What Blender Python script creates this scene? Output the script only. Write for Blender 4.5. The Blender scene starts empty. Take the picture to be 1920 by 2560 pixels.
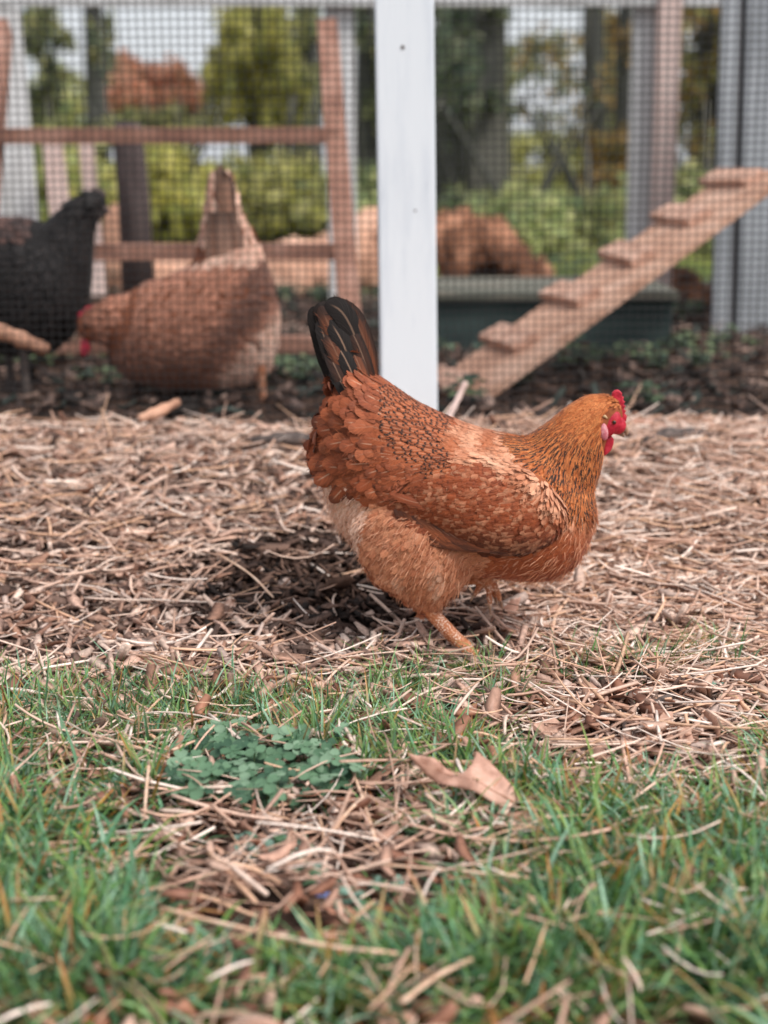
import bpy, bmesh, math, random
import numpy as np
from mathutils import Vector, Matrix, noise
from mathutils.bvhtree import BVHTree

random.seed(7); RNG = np.random.default_rng(7)
SC = bpy.context.scene
COL = SC.collection
PI = math.pi

# ------------------------------------------------------------------ camera
TH = math.atan(0.2245)          # pitch down
CAMZ = 0.5536
cam_d = bpy.data.cameras.new('camera')
cam = bpy.data.objects.new('camera', cam_d); COL.objects.link(cam)
cam.location = (0, 0, CAMZ); cam.rotation_euler = (PI/2 - TH, 0, 0)
cam_d.sensor_fit = 'HORIZONTAL'; cam_d.sensor_width = 24; cam_d.lens = 50
cam_d.clip_start = 0.05; cam_d.clip_end = 1000
cam_d.dof.use_dof = True; cam_d.dof.focus_distance = 1.62; cam_d.dof.aperture_fstop = 3.3
SC.camera = cam

# ------------------------------------------------------------------ light
SUN_EL, SUN_AZ = 54, 130          # azimuth measured clockwise from +Y (the view direction)
w = bpy.data.worlds.new('World'); SC.world = w; w.use_nodes = True
nt = w.node_tree; bg = nt.nodes['Background']
sky = nt.nodes.new('ShaderNodeTexSky'); sky.sky_type = 'NISHITA'; sky.sun_disc = False
sky.sun_elevation = math.radians(SUN_EL); sky.sun_rotation = math.radians(SUN_AZ)
sky.air_density = 1.0; sky.dust_density = 3.0; sky.ozone_density = 1.0
hs = nt.nodes.new('ShaderNodeHueSaturation'); hs.inputs['Saturation'].default_value = 0.42
nt.links.new(sky.outputs[0], hs.inputs['Color'])
# thin broken cloud over the blue
_tc = nt.nodes.new('ShaderNodeTexCoord'); _cn = nt.nodes.new('ShaderNodeTexNoise'); _cn.inputs['Scale'].default_value = 3.5; _cn.inputs['Detail'].default_value = 6
nt.links.new(_tc.outputs['Generated'], _cn.inputs['Vector'])
_mr = nt.nodes.new('ShaderNodeMapRange'); _mr.inputs['From Min'].default_value = 0.3; _mr.inputs['From Max'].default_value = 0.65; _mr.inputs['To Min'].default_value = 0.35; _mr.inputs['To Max'].default_value = 0.85
nt.links.new(_cn.outputs['Fac'], _mr.inputs['Value'])
_mx = nt.nodes.new('ShaderNodeMix'); _mx.data_type = 'RGBA'; nt.links.new(_mr.outputs[0], _mx.inputs[0]); nt.links.new(hs.outputs[0], _mx.inputs[6])
_mx.inputs[7].default_value = (4.0, 4.15, 4.4, 1)
nt.links.new(_mx.outputs[2], bg.inputs['Color'])
bg.inputs['Strength'].default_value = 0.14
sd = bpy.data.lights.new('sun', 'SUN'); sd.energy = 2.0; sd.angle = math.radians(20); sd.color = (1, 0.965, 0.925)
sun = bpy.data.objects.new('sun', sd); COL.objects.link(sun)
_a, _e = math.radians(SUN_AZ), math.radians(SUN_EL)
sun.rotation_euler = Vector((math.sin(_a)*math.cos(_e), math.cos(_a)*math.cos(_e), math.sin(_e))).to_track_quat('Z', 'Y').to_euler()
vs = SC.view_settings
vs.view_transform = 'Standard'; vs.look = 'None'; vs.gamma = 1; vs.use_curve_mapping = False; vs.exposure = 0.55
SC.cycles.use_denoising = True
SC.cycles.max_bounces = 6

# ------------------------------------------------------------------ helpers
K = 1920/1659.0                   # measurements were read from a 1659 wide view of the photograph
CT, ST = math.cos(TH), math.sin(TH)
def ray(px, py):
    u = (px*K - 960)/4000; v = -(py*K - 1280)/4000
    return Vector((u, CT + ST*v, -ST + CT*v))
def at(px, py, Y):
    d = ray(px, py); t = Y/d.y
    return Vector((d.x*t, Y, CAMZ + d.z*t))
def proj(x, y, z):                # world to measured pixels
    zz = z - CAMZ
    dep = y*CT - zz*ST
    v = (y*ST + zz*CT)/dep
    return (x/dep*4000 + 960)/K, (1280 - v*4000)/K
def vnoise(x, y, s=1.0, seed=0.0):
    return noise.noise(Vector((x*s + seed, y*s - seed, seed*0.7)))
def smooth(a, b, x):
    t = min(1, max(0, (x-a)/(b-a))); return t*t*(3-2*t)
def ground_z(x, y):
    z = 0.120*smooth(1.72, 2.50, y)
    z += 0.010*vnoise(x, y, 5.0, 3.1)*smooth(0.6, 1.6, y) + 0.006*vnoise(x, y, 14.0, 8.3)
    z += 0.014*vnoise(x, y, 3.0, 20.0)*smooth(1.9, 2.4, y)*(1-smooth(2.6, 3.0, y))
    z += 0.10*smooth(6.0, 8.0, y) - 1.1*smooth(9, 40, y) - 3.6*smooth(30, 300, y)
    return z
def ground_pt(px, py, up=0.0):
    d = ray(px, py); t = 0.6
    while t < 60:
        p = Vector((0, 0, CAMZ)) + d*t
        if p.z <= ground_z(p.x, p.y) + up: return p
        t += 0.004 if t < 4 else 0.05
    return Vector((0, 0, CAMZ)) + d*60

def lin(c):
    c = c/255.0
    return c/12.92 if c <= 0.04045 else ((c+0.055)/1.055)**2.4
def S(r, g, b): return (lin(r), lin(g), lin(b), 1.0)
def mul(c, k): return (c[0]*k, c[1]*k, c[2]*k, 1.0)
def mix(a, b, t): return tuple(a[i]*(1-t)+b[i]*t for i in range(3)) + (1.0,)

def empty(name, loc, label=None, cat=None, group=None):
    o = bpy.data.objects.new(name, None); COL.objects.link(o); o.location = loc
    o.empty_display_size = 0.05
    if label: o['label'] = label
    if cat: o['category'] = cat
    if group: o['group'] = group
    return o
def tag(o, label=None, cat=None, group=None, kind=None):
    if label: o['label'] = label
    if cat: o['category'] = cat
    if group: o['group'] = group
    if kind: o['kind'] = kind
    return o
def wloc(o):
    v = Vector((0, 0, 0))
    while o: v = v + o.location; o = o.parent
    return v
def link_mesh(name, me, mat, parent=None, smooth_=True):
    """vertices are in world space; moved into the parent's space"""
    if parent is not None: me.transform(Matrix.Translation(-wloc(parent)))
    o = bpy.data.objects.new(name, me); COL.objects.link(o)
    if mat: me.materials.append(mat)
    if parent is not None: o.parent = parent
    if smooth_: me.polygons.foreach_set('use_smooth', [True]*len(me.polygons))
    me.update(); return o
def centre_origin(o):
    me = o.data; n = len(me.vertices); a = np.empty(n*3); me.vertices.foreach_get('co', a)
    a = a.reshape(-1, 3); c = Vector(((a[:,0].min()+a[:,0].max())/2, (a[:,1].min()+a[:,1].max())/2, a[:,2].min()))
    me.transform(Matrix.Translation(-c)); o.location = c; return o
def bm_obj(name, bm, mat, parent=None, smooth_=False):
    me = bpy.data.meshes.new(name); bm.normal_update(); bm.to_mesh(me); bm.free()
    return link_mesh(name, me, mat, parent, smooth_)
def np_mesh(name, V, F, attrs=None):
    me = bpy.data.meshes.new(name)
    V = np.asarray(V, dtype=np.float32); F = np.asarray(F, dtype=np.int32)
    me.vertices.add(len(V)); me.vertices.foreach_set('co', V.ravel())
    n, k = F.shape
    me.loops.add(n*k); me.loops.foreach_set('vertex_index', F.ravel())
    me.polygons.add(n); me.polygons.foreach_set('loop_start', np.arange(0, n*k, k, dtype=np.int32))
    try: me.polygons.foreach_set('loop_total', np.full(n, k, dtype=np.int32))
    except Exception: pass
    me.update(calc_edges=True)
    for nm, (ty, arr) in (attrs or {}).items():
        a = me.attributes.new(nm, ty, 'POINT')
        a.data.foreach_set('color' if ty == 'FLOAT_COLOR' else ('vector' if ty == 'FLOAT_VECTOR' else 'value'), np.asarray(arr, dtype=np.float32).ravel())
    return me

# ---- bmesh shapes
def box(bm, c, sx, sy, sz, rot=None, bevel=0.0, taper=None):
    r = bmesh.ops.create_cube(bm, size=1.0); vs_ = r['verts']
    for v in vs_:
        v.co = Vector((v.co.x*sx, v.co.y*sy, v.co.z*sz))
    if bevel > 0:
        es = list({e for v in vs_ for e in v.link_edges})
        rb = bmesh.ops.bevel(bm, geom=es, offset=bevel, segments=2, affect='EDGES', profile=0.6)
        vs_ = list({v for f in rb['faces'] for v in f.verts} | {v for v in vs_ if v.is_valid})
    M = Matrix.Translation(Vector(c)) @ (rot.to_4x4() if rot else Matrix.Identity(4))
    for v in vs_: v.co = M @ v.co
    return vs_
def tube(bm, pts, rads, n=12, caps=True, squash=None):
    rings = []
    pts = [Vector(p) for p in pts]
    up = Vector((0.13, 0.31, 0.94))
    for i, p in enumerate(pts):
        d = (pts[min(i+1, len(pts)-1)] - pts[max(i-1, 0)]).normalized()
        s = d.cross(up)
        if s.length < 0.1: s = d.cross(Vector((1, 0, 0)))
        s.normalize(); u = s.cross(d).normalized()
        ring = []
        for k in range(n):
            a = 2*PI*k/n
            ring.append(bm.verts.new(p + (s*math.cos(a) + u*math.sin(a)*(squash or 1))*rads[i]))
        rings.append(ring)
    for i in range(len(rings)-1):
        for k in range(n):
            bm.faces.new((rings[i][k], rings[i][(k+1) % n], rings[i+1][(k+1) % n], rings[i+1][k]))
    if caps:
        bm.faces.new(rings[0][::-1]); bm.faces.new(rings[-1])
def TS(k): return [1-(1-i/(k-1))**1.9 for i in range(k)]
def spline(pts, n, ts=None):
    """Catmull-Rom through pts, n samples"""
    P = [Vector(p) for p in pts]; P = [P[0]*2-P[1]] + P + [P[-1]*2-P[-2]]
    out = []; m = len(P)-3
    for i in range(n):
        t = (ts[i] if ts else i/(n-1))*m; k = min(int(t), m-1); t -= k
        a, b, c, d = P[k:k+4]
        out.append(0.5*((2*b) + (c-a)*t + (2*a-5*b+4*c-d)*t*t + (3*b-a-3*c+d)*t**3))
    return out
def ip(poly, x, y):
    r = False; j = len(poly)-1
    for i in range(len(poly)):
        xi, yi = poly[i]; xj, yj = poly[j]
        if (yi > y) != (yj > y) and x < (xj-xi)*(y-yi)/(yj-yi)+xi: r = not r
        j = i
    return r

# ------------------------------------------------------------------ materials
def new_mat(name, rough=0.7, spec=0.3):
    m = bpy.data.materials.new(name); m.use_nodes = True
    t = m.node_tree; b = t.nodes['Principled BSDF']
    b.inputs['Roughness'].default_value = rough
    b.inputs['Specular IOR Level'].default_value = spec
    return m, t, b
def nd(t, ty, **kw):
    n = t.nodes.new(ty)
    for k, v in kw.items():
        if hasattr(n, k): setattr(n, k, v)
        else: n.inputs[k].default_value = v
    return n
def math_n(t, op, a, b=None, c=None):
    n = t.nodes.new('ShaderNodeMath'); n.operation = op
    for i, v in enumerate((a, b, c)):
        if v is None: continue
        if isinstance(v, (int, float)): n.inputs[i].default_value = v
        else: t.links.new(v, n.inputs[i])
    return n.outputs[0]
def mixc(t, fac, a, b):
    n = t.nodes.new('ShaderNodeMix'); n.data_type = 'RGBA'
    for i, v in ((0, fac), (6, a), (7, b)):
        if isinstance(v, (int, float)): n.inputs[i].default_value = v
        elif isinstance(v, tuple): n.inputs[i].default_value = v
        else: t.links.new(v, n.inputs[i])
    return n.outputs[2]
def sstep(t, a, b, x):
    n = t.nodes.new('ShaderNodeMapRange'); n.interpolation_type = 'SMOOTHSTEP'
    n.inputs['From Min'].default_value = a; n.inputs['From Max'].default_value = b
    t.links.new(x, n.inputs['Value']); return n.outputs[0]
def noise_mat(name, cols, scale=(8, 8, 8), detail=6, rough=0.7, spec=0.3, bump=0.2, dist=0.002, fine=90, lo=0.3, hi=0.7):
    """colours spread over a noise, object coordinates"""
    m, t, b = new_mat(name, rough, spec)
    tc = nd(t, 'ShaderNodeTexCoord'); mp = nd(t, 'ShaderNodeMapping'); mp.inputs['Scale'].default_value = scale
    t.links.new(tc.outputs['Object'], mp.inputs['Vector'])
    n1 = nd(t, 'ShaderNodeTexNoise'); n1.inputs['Scale'].default_value = 1; n1.inputs['Detail'].default_value = detail; n1.inputs['Roughness'].default_value = 0.65
    t.links.new(mp.outputs[0], n1.inputs['Vector'])
    r = nd(t, 'ShaderNodeValToRGB'); e = r.color_ramp.elements
    e[0].position = lo; e[0].color = cols[0]; e[1].position = hi; e[1].color = cols[-1]
    for i, c in enumerate(cols[1:-1]):
        x = e.new(lo + (hi-lo)*(i+1)/(len(cols)-1)); x.color = c
    t.links.new(n1.outputs['Fac'], r.inputs[0]); t.links.new(r.outputs[0], b.inputs['Base Color'])
    if bump:
        n2 = nd(t, 'ShaderNodeTexNoise'); n2.inputs['Scale'].default_value = fine/10; n2.inputs['Detail'].default_value = 5
        t.links.new(mp.outputs[0], n2.inputs['Vector'])
        bp = nd(t, 'ShaderNodeBump'); bp.inputs['Strength'].default_value = bump; bp.inputs['Distance'].default_value = dist
        t.links.new(n2.outputs['Fac'], bp.inputs['Height']); t.links.new(bp.outputs[0], b.inputs['Normal'])
    return m
def attr_mat(name, rough=0.6, spec=0.3, var=0.25, scale=120, transl=0.0):
    """colour from the 'Col' attribute of each small piece, with fine streaks"""
    m, t, b = new_mat(name, rough, spec)
    a = nd(t, 'ShaderNodeAttribute', attribute_name='Col')
    tc = nd(t, 'ShaderNodeTexCoord')
    n = nd(t, 'ShaderNodeTexNoise'); n.inputs['Scale'].default_value = scale; n.inputs['Detail'].default_value = 4
    t.links.new(tc.outputs['Object'], n.inputs['Vector'])
    f = nd(t, 'ShaderNodeMapRange'); f.inputs['From Min'].default_value = 0.3; f.inputs['From Max'].default_value = 0.7
    f.inputs['To Min'].default_value = 1-var; f.inputs['To Max'].default_value = 1+var
    t.links.new(n.outputs['Fac'], f.inputs['Value'])
    vm = nd(t, 'ShaderNodeVectorMath', operation='SCALE'); t.links.new(a.outputs['Color'], vm.inputs[0]); t.links.new(f.outputs[0], vm.inputs['Scale'])
    t.links.new(vm.outputs[0], b.inputs['Base Color'])
    if transl:
        tr = nd(t, 'ShaderNodeBsdfTranslucent'); t.links.new(vm.outputs[0], tr.inputs['Color'])
        ms = nd(t, 'ShaderNodeMixShader'); ms.inputs[0].default_value = transl
        t.links.new(b.outputs[0], ms.inputs[1]); t.links.new(tr.outputs[0], ms.inputs[2])
        t.links.new(ms.outputs[0], t.nodes['Material Output'].inputs['Surface'])
    return m

def feather_mat():
    m, t, b = new_mat('plumage', 0.62, 0.22)
    a = nd(t, 'ShaderNodeAttribute', attribute_name='Col')
    uv = nd(t, 'ShaderNodeAttribute', attribute_name='fuv'); sp = nd(t, 'ShaderNodeSeparateXYZ'); t.links.new(uv.outputs['Vector'], sp.inputs[0])
    pr = nd(t, 'ShaderNodeAttribute', attribute_name='fpar'); pp = nd(t, 'ShaderNodeSeparateXYZ'); t.links.new(pr.outputs['Vector'], pp.inputs[0])
    u, s, rnd = sp.outputs; lace, shaft, spot = pp.outputs
    au = math_n(t, 'ABSOLUTE', u)
    # barbs: fine streaks that run out from the shaft towards the tip
    c = math_n(t, 'SUBTRACT', math_n(t, 'MULTIPLY', s, 26.0), math_n(t, 'MULTIPLY', au, 7.0))
    cv = nd(t, 'ShaderNodeCombineXYZ'); t.links.new(c, cv.inputs[0]); t.links.new(math_n(t, 'MULTIPLY', rnd, 91.0), cv.inputs[1])
    t.links.new(math_n(t, 'MULTIPLY', u, 0.8), cv.inputs[2])
    n = nd(t, 'ShaderNodeTexNoise'); n.inputs['Scale'].default_value = 1.0; n.inputs['Detail'].default_value = 3
    t.links.new(cv.outputs[0], n.inputs['Vector'])
    f = nd(t, 'ShaderNodeMapRange'); f.inputs['From Min'].default_value = 0.3; f.inputs['From Max'].default_value = 0.7
    f.inputs['To Min'].default_value = 0.72; f.inputs['To Max'].default_value = 1.28; t.links.new(n.outputs['Fac'], f.inputs['Value'])
    vm = nd(t, 'ShaderNodeVectorMath', operation='SCALE'); t.links.new(a.outputs['Color'], vm.inputs[0]); t.links.new(f.outputs[0], vm.inputs['Scale'])
    dark = (0.018, 0.012, 0.010, 1)
    edge = math_n(t, 'MAXIMUM', au, math_n(t, 'DIVIDE', math_n(t, 'SUBTRACT', s, 0.5), 0.5))
    c1 = mixc(t, math_n(t, 'MULTIPLY', sstep(t, 0.5, 0.85, edge), lace), vm.outputs[0], dark)
    sm = math_n(t, 'MULTIPLY', math_n(t, 'SUBTRACT', 1.0, sstep(t, 0.35, 0.75, au)), sstep(t, 0.36, 0.55, s))
    c2 = mixc(t, math_n(t, 'MULTIPLY', sm, spot), c1, dark)
    sh = math_n(t, 'MULTIPLY', math_n(t, 'SUBTRACT', 1.0, sstep(t, 0.04, 0.13, au)), math_n(t, 'SUBTRACT', 1.0, sstep(t, 0.75, 0.95, s)))
    c3 = mixc(t, math_n(t, 'MULTIPLY', sh, shaft), c2, (0.55, 0.33, 0.22, 1))
    t.links.new(c3, b.inputs['Base Color'])
    bp = nd(t, 'ShaderNodeBump'); bp.inputs['Strength'].default_value = 0.35; bp.inputs['Distance'].default_value = 0.001
    t.links.new(n.outputs['Fac'], bp.inputs['Height']); t.links.new(bp.outputs[0], b.inputs['Normal'])
    b.inputs['Sheen Weight'].default_value = 0.12; b.inputs['Sheen Roughness'].default_value = 0.4
    return m

M_FEATHER = feather_mat()
M_MULCH = attr_mat('mulch_pieces', 0.8, 0.2, 0.3, 260)
M_STRAW = attr_mat('dry_straw', 0.55, 0.35, 0.18, 200)
M_GRASS = attr_mat('grass_blades', 0.45, 0.4, 0.15, 60, 0.25)
M_LEAF = attr_mat('tree_leaves', 0.6, 0.25, 0.2, 3, 0.5)
M_CLOVER = attr_mat('clover_leaves', 0.55, 0.3, 0.12, 90, 0.2)
M_WHITE = noise_mat('white_painted_wood', [S(182,191,202), S(222,229,236), S(233,239,244)], (38, 38, 3.5), 8, 0.55, 0.3, 0.3, 0.001, 60, 0.22, 0.5)
M_GREYW = noise_mat('grey_white_weathered_paint', [S(178,176,174), S(208,207,206), S(224,224,224)], (12, 12, 2), 5, 0.7, 0.25, 0.15, 0.002, 60)
M_COOPW = noise_mat('blue_grey_boards', [S(136,140,144), S(164,168,172), S(182,186,190)], (12, 12, 2), 5, 0.7, 0.25, 0.15, 0.002, 60)
M_PINKW = noise_mat('bare_pinkish_timber', [S(182,154,144), S(214,188,179), S(226,204,196)], (14, 14, 2), 5, 0.75, 0.2, 0.2, 0.002, 60)
M_ROOST = noise_mat('reddish_brown_timber', [S(116,82,70), S(156,116,100), S(180,142,126)], (9, 9, 9), 6, 0.75, 0.2, 0.25, 0.002, 60)
M_RAMP = noise_mat('ramp_timber', [S(150,110,90), S(186,146,124), S(206,170,150)], (5, 16, 16), 6, 0.75, 0.2, 0.25, 0.002, 60)
M_CLEAT = noise_mat('cleat_timber', [S(150,112,94), S(192,152,132), S(210,174,156)], (30, 30, 30), 6, 0.75, 0.2, 0.25, 0.002, 60)
M_DARKW = noise_mat('dark_timber', [S(62,52,51), S(92,80,78), S(114,100,96)], (14, 14, 3), 5, 0.8, 0.2, 0.2, 0.002, 60)
M_GREENW = noise_mat('dark_green_paint', [S(44,54,54), S(58,72,70), S(72,86,83)], (6, 20, 20), 5, 0.7, 0.25, 0.2, 0.002, 60)
M_LID = noise_mat('weathered_grey_green_lid', [S(70,78,72), S(104,104,94), S(134,124,112)], (4, 20, 20), 5, 0.75, 0.2, 0.2, 0.002, 60)
M_WIRE, _t, _b = new_mat('dark_coated_wire', 0.45, 0.45); _b.inputs['Base Color'].default_value = (0.017, 0.017, 0.018, 1)
M_BARK = noise_mat('dark_bark', [S(58,60,58), S(90,90,84), S(116,112,102)], (5, 5, 1.2), 8, 0.9, 0.15, 0.6, 0.02, 60)
M_LOG = noise_mat('pale_bare_log', [S(120,84,68), S(206,158,132), S(230,188,164)], (6, 6, 6), 6, 0.85, 0.15, 0.5, 0.01, 60)
M_RLOG = noise_mat('russet_rotting_log', [S(64,44,36), S(134,92,70), S(206,150,120)], (9, 9, 9), 7, 0.9, 0.15, 0.8, 0.02, 60, 0.35, 0.65)
M_RED = noise_mat('red_skin', [S(140,18,38), S(188,30,52), S(214,62,78)], (160, 160, 160), 5, 0.5, 0.4, 0.6, 0.001, 60)
M_LOBE = noise_mat('pale_pink_earlobe', [S(176,70,88), S(206,120,130), S(226,170,172)], (140, 140, 140), 5, 0.55, 0.35, 0.4, 0.001, 60)
M_HORN = noise_mat('horn_beak', [S(120,84,66), S(176,140,116), S(206,180,158)], (90, 90, 90), 3, 0.4, 0.45, 0.1, 0.0005, 40)
M_EYE, _t, _b = new_mat('dark_eye', 0.08, 0.6); _b.inputs['Base Color'].default_value = (0.02, 0.008, 0.005, 1)
M_IRIS, _t, _b = new_mat('amber_iris', 0.2, 0.5); _b.inputs['Base Color'].default_value = S(150, 60, 30)
M_DEADLEAF = noise_mat('dead_brown_leaf', [S(150,106,88), S(196,150,130), S(220,180,162)], (40, 40, 40), 5, 0.55, 0.35, 0.25, 0.001, 60)
M_TWIGLEAF = noise_mat('leaf_vein', [S(150,104,84), S(176,130,108)], (40, 40, 40), 3, 0.6, 0.3, 0.1, 0.001, 60)
M_TWIG = noise_mat('grey_twig_bark', [S(60,52,50), S(92,82,78), S(120,108,102)], (80, 80, 80), 5, 0.8, 0.2, 0.5, 0.001, 60)

def leg_mat():
    m, t, b = new_mat('scaly_leg_skin', 0.5, 0.35)
    tc = nd(t, 'ShaderNodeTexCoord'); v = nd(t, 'ShaderNodeTexVoronoi'); v.inputs['Scale'].default_value = 420
    t.links.new(tc.outputs['Object'], v.inputs['Vector'])
    n = nd(t, 'ShaderNodeTexNoise'); n.inputs['Scale'].default_value = 70; t.links.new(tc.outputs['Object'], n.inputs['Vector'])
    c = mixc(t, sstep(t, 0.35, 0.65, n.outputs['Fac']), S(214,142,96), S(236,202,180))
    c = mixc(t, sstep(t, 0.25, 0.6, v.outputs['Distance']), c, S(190,118,80))
    t.links.new(c, b.inputs['Base Color'])
    bp = nd(t, 'ShaderNodeBump'); bp.inputs['Strength'].default_value = 0.6; bp.inputs['Distance'].default_value = 0.001; bp.invert = True
    t.links.new(v.outputs['Distance'], bp.inputs['Height']); t.links.new(bp.outputs[0], b.inputs['Normal'])
    return m
M_LEG = leg_mat()

def ground_mat():
    m, t, b = new_mat('soil_and_lawn', 0.9, 0.1)
    tc = nd(t, 'ShaderNodeTexCoord'); sp = nd(t, 'ShaderNodeSeparateXYZ'); t.links.new(tc.outputs['Object'], sp.inputs[0])
    def nz(sc, d=6):
        n = nd(t, 'ShaderNodeTexNoise'); n.inputs['Scale'].default_value = sc; n.inputs['Detail'].default_value = d
        t.links.new(tc.outputs['Object'], n.inputs['Vector']); return n.outputs['Fac']
    soil = mixc(t, sstep(t, 0.35, 0.65, nz(40)), S(52,40,34), S(104,82,70))
    lawn = mixc(t, sstep(t, 0.38, 0.62, nz(1.3)), S(96,104,52), S(150,150,84))
    lawn = mixc(t, sstep(t, 0.4, 0.75, nz(9)), lawn, S(70,88,50))
    yb = math_n(t, 'ADD', sp.outputs[1], math_n(t, 'MULTIPLY', nz(2.0), 1.6))
    c = mixc(t, sstep(t, 5.6, 6.6, yb), soil, lawn)
    t.links.new(c, b.inputs['Base Color'])
    bp = nd(t, 'ShaderNodeBump'); bp.inputs['Strength'].default_value = 0.6; bp.inputs['Distance'].default_value = 0.01
    t.links.new(nz(120), bp.inputs['Height']); t.links.new(bp.outputs[0], b.inputs['Normal'])
    return m

# ------------------------------------------------------------------ ground sheet
def make_ground():
    xs = np.concatenate([-np.geomspace(200, 1.65, 24), np.linspace(-1.6, 1.6, 110), np.geomspace(1.65, 200, 24)])
    ys = np.concatenate([[-200, -40, -8, -2, 0, 0.4], np.linspace(0.6, 3.0, 90), np.linspace(3.08, 7, 40), np.geomspace(7.3, 300, 34)])
    V = np.array([(x, y, ground_z(x, y)) for y in ys for x in xs])
    nx = len(xs); F = []
    for j in range(len(ys)-1):
        for i in range(nx-1):
            F.append((j*nx+i, j*nx+i+1, (j+1)*nx+i+1, (j+1)*nx+i))
    o = link_mesh('ground', np_mesh('ground', V, F), ground_mat())
    tag(o, kind='structure')
make_ground()

# ------------------------------------------------------------------ small-piece generators (vectorised)
def strips(pos, yaw, pitch, roll, length, width, thick, cols, k=3, bend=None, end=1.0, rag=0.1):
    """N closed flat strips (straws, wood chips); pos is the middle of each. Returns V, F, C"""
    N = len(pos); r = k+1
    s = np.linspace(-0.5, 0.5, r)[None, :]                         # along
    if bend is None: bend = np.zeros(N)
    ax = s*length[:, None]; az = -bend[:, None]*length[:, None]*(s*2)**2
    wv = width[:, None]*(1 - (1-end)*np.abs(s*2)**3)*RNG.uniform(1-rag, 1+rag*0.4, (N, r))
    prof = np.array([(-1, 0), (0, 1), (1, 0), (0, -1)], dtype=float)  # y, z
    X = np.repeat(ax[:, :, None], 4, 2)
    Y = wv[:, :, None]*0.5*prof[None, None, :, 0]
    Z = az[:, :, None] + thick[:, None, None]*0.5*prof[None, None, :, 1]
    cr, sr = np.cos(roll)[:, None, None], np.sin(roll)[:, None, None]
    Y, Z = Y*cr - Z*sr, Y*sr + Z*cr
    cp, sp_ = np.cos(pitch)[:, None, None], np.sin(pitch)[:, None, None]
    X, Z = X*cp - Z*sp_, X*sp_ + Z*cp
    cy, sy = np.cos(yaw)[:, None, None], np.sin(yaw)[:, None, None]
    X, Y = X*cy - Y*sy, X*sy + Y*cy
    V = np.stack([X, Y, Z], -1) + pos[:, None, None, :]
    V = V.reshape(-1, 3)
    f = []
    for i in range(k):
        for q in range(4):
            f.append((i*4+q, i*4+(q+1) % 4, (i+1)*4+(q+1) % 4, (i+1)*4+q))
    f.append((3, 2, 1, 0)); b = k*4; f.append((b, b+1, b+2, b+3))
    f = np.array(f); F = (f[None] + (np.arange(N)*r*4)[:, None, None]).reshape(-1, 4)
    C = np.repeat(cols, r*4, 0)
    return V, F, C
def blades(pos, yaw, tilt, curl, length, width, cols, tipcols, k=5):
    """N grass blades with a folded midrib"""
    N = len(pos); r = k+1
    s = np.linspace(0, 1, r)[None, :]
    ang = tilt[:, None] + curl[:, None]*s
    dl = (length/k)[:, None]
    h = np.concatenate([np.zeros((N, 1)), np.cumsum(np.sin(ang[:, :-1])*dl, 1)], 1)
    z = np.concatenate([np.zeros((N, 1)), np.cumsum(np.cos(ang[:, :-1])*dl, 1)], 1)
    wv = width[:, None]*np.clip(1.02 - s**2.2, 0.02, 1)*(0.6+0.4*np.minimum(1, s*4))
    off = np.array([-0.5, 0, 0.5])
    d = np.stack([np.cos(yaw), np.sin(yaw)], -1); sd_ = np.stack([-np.sin(yaw), np.cos(yaw)], -1)
    fold = np.array([0.22, 0, 0.22])
    XY = pos[:, None, None, :2] + h[:, :, None, None]*d[:, None, None, :] + (wv[:, :, None]*off)[..., None]*sd_[:, None, None, :]
    nx = np.cos(ang)[:, :, None]*wv[:, :, None]*fold      # lift the edges along the blade normal
    XY = XY - nx[..., None]*d[:, None, None, :]
    Z = pos[:, None, None, 2] + z[:, :, None] + np.sin(ang)[:, :, None]*wv[:, :, None]*fold
    V = np.concatenate([XY, Z[..., None]], -1).reshape(-1, 3)
    f = []
    for i in range(k):
        for q in range(2): f.append((i*3+q, i*3+q+1, (i+1)*3+q+1, (i+1)*3+q))
    F = (np.array(f)[None] + (np.arange(N)*r*3)[:, None, None]).reshape(-1, 4)
    C = cols[:, None, :]*(1-s[..., None]**1.5) + tipcols[:, None, :]*s[..., None]**1.5
    C = np.repeat(C[:, :, None, :], 3, 2).reshape(-1, 4)
    return V, F, C
def pick(pal, n, wts=None, var=0.18):
    pal = np.array(pal); wts = None if wts is None else np.array(wts)/np.sum(wts)
    c = pal[RNG.choice(len(pal), n, p=wts)].copy()
    c[:, :3] *= RNG.uniform(1-var, 1+var, (n, 1)); return c
def gz_arr(xy): return np.array([ground_z(x, y) for x, y in xy])

STRAW_PAL = [S(234,206,188), S(222,188,168), S(244,224,210), S(208,168,146), S(216,174,144), S(188,152,132)]
CHIP_PAL = [S(188,156,140), S(150,121,108), S(210,182,166), S(110,88,78), S(222,196,180), S(168,132,114), S(84,66,59), S(98,80,72), S(192,168,156)]
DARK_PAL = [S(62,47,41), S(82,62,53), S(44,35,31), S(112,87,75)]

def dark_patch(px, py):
    """scratched-up damp litter under and behind the hen: darker pieces, her soft shadow painted into their colour too"""
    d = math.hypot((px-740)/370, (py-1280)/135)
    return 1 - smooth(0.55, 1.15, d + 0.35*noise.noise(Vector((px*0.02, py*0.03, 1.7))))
def straw_amount(px, py):
    r = 0.35
    r += 0.75*smooth(1000, 1250, px)
    r += 0.25*smooth(0.0, 0.4, noise.noise(Vector((px*0.006, py*0.012, 5.5))))
    r -= 0.3*smooth(900, 600, px)*smooth(1100, 1200, py)*(1-smooth(1420, 1500, py))
    return min(1, max(0.08, r))

def scatter(n, y0, y1, margin=0.3):
    y = RNG.uniform(y0, y1, n*2); x = RNG.uniform(-1, 1, n*2)*(0.245*y1 + margin)
    k = np.abs(x) < 0.245*y + margin
    return np.stack([x[k], y[k]], -1)[:n]

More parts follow.
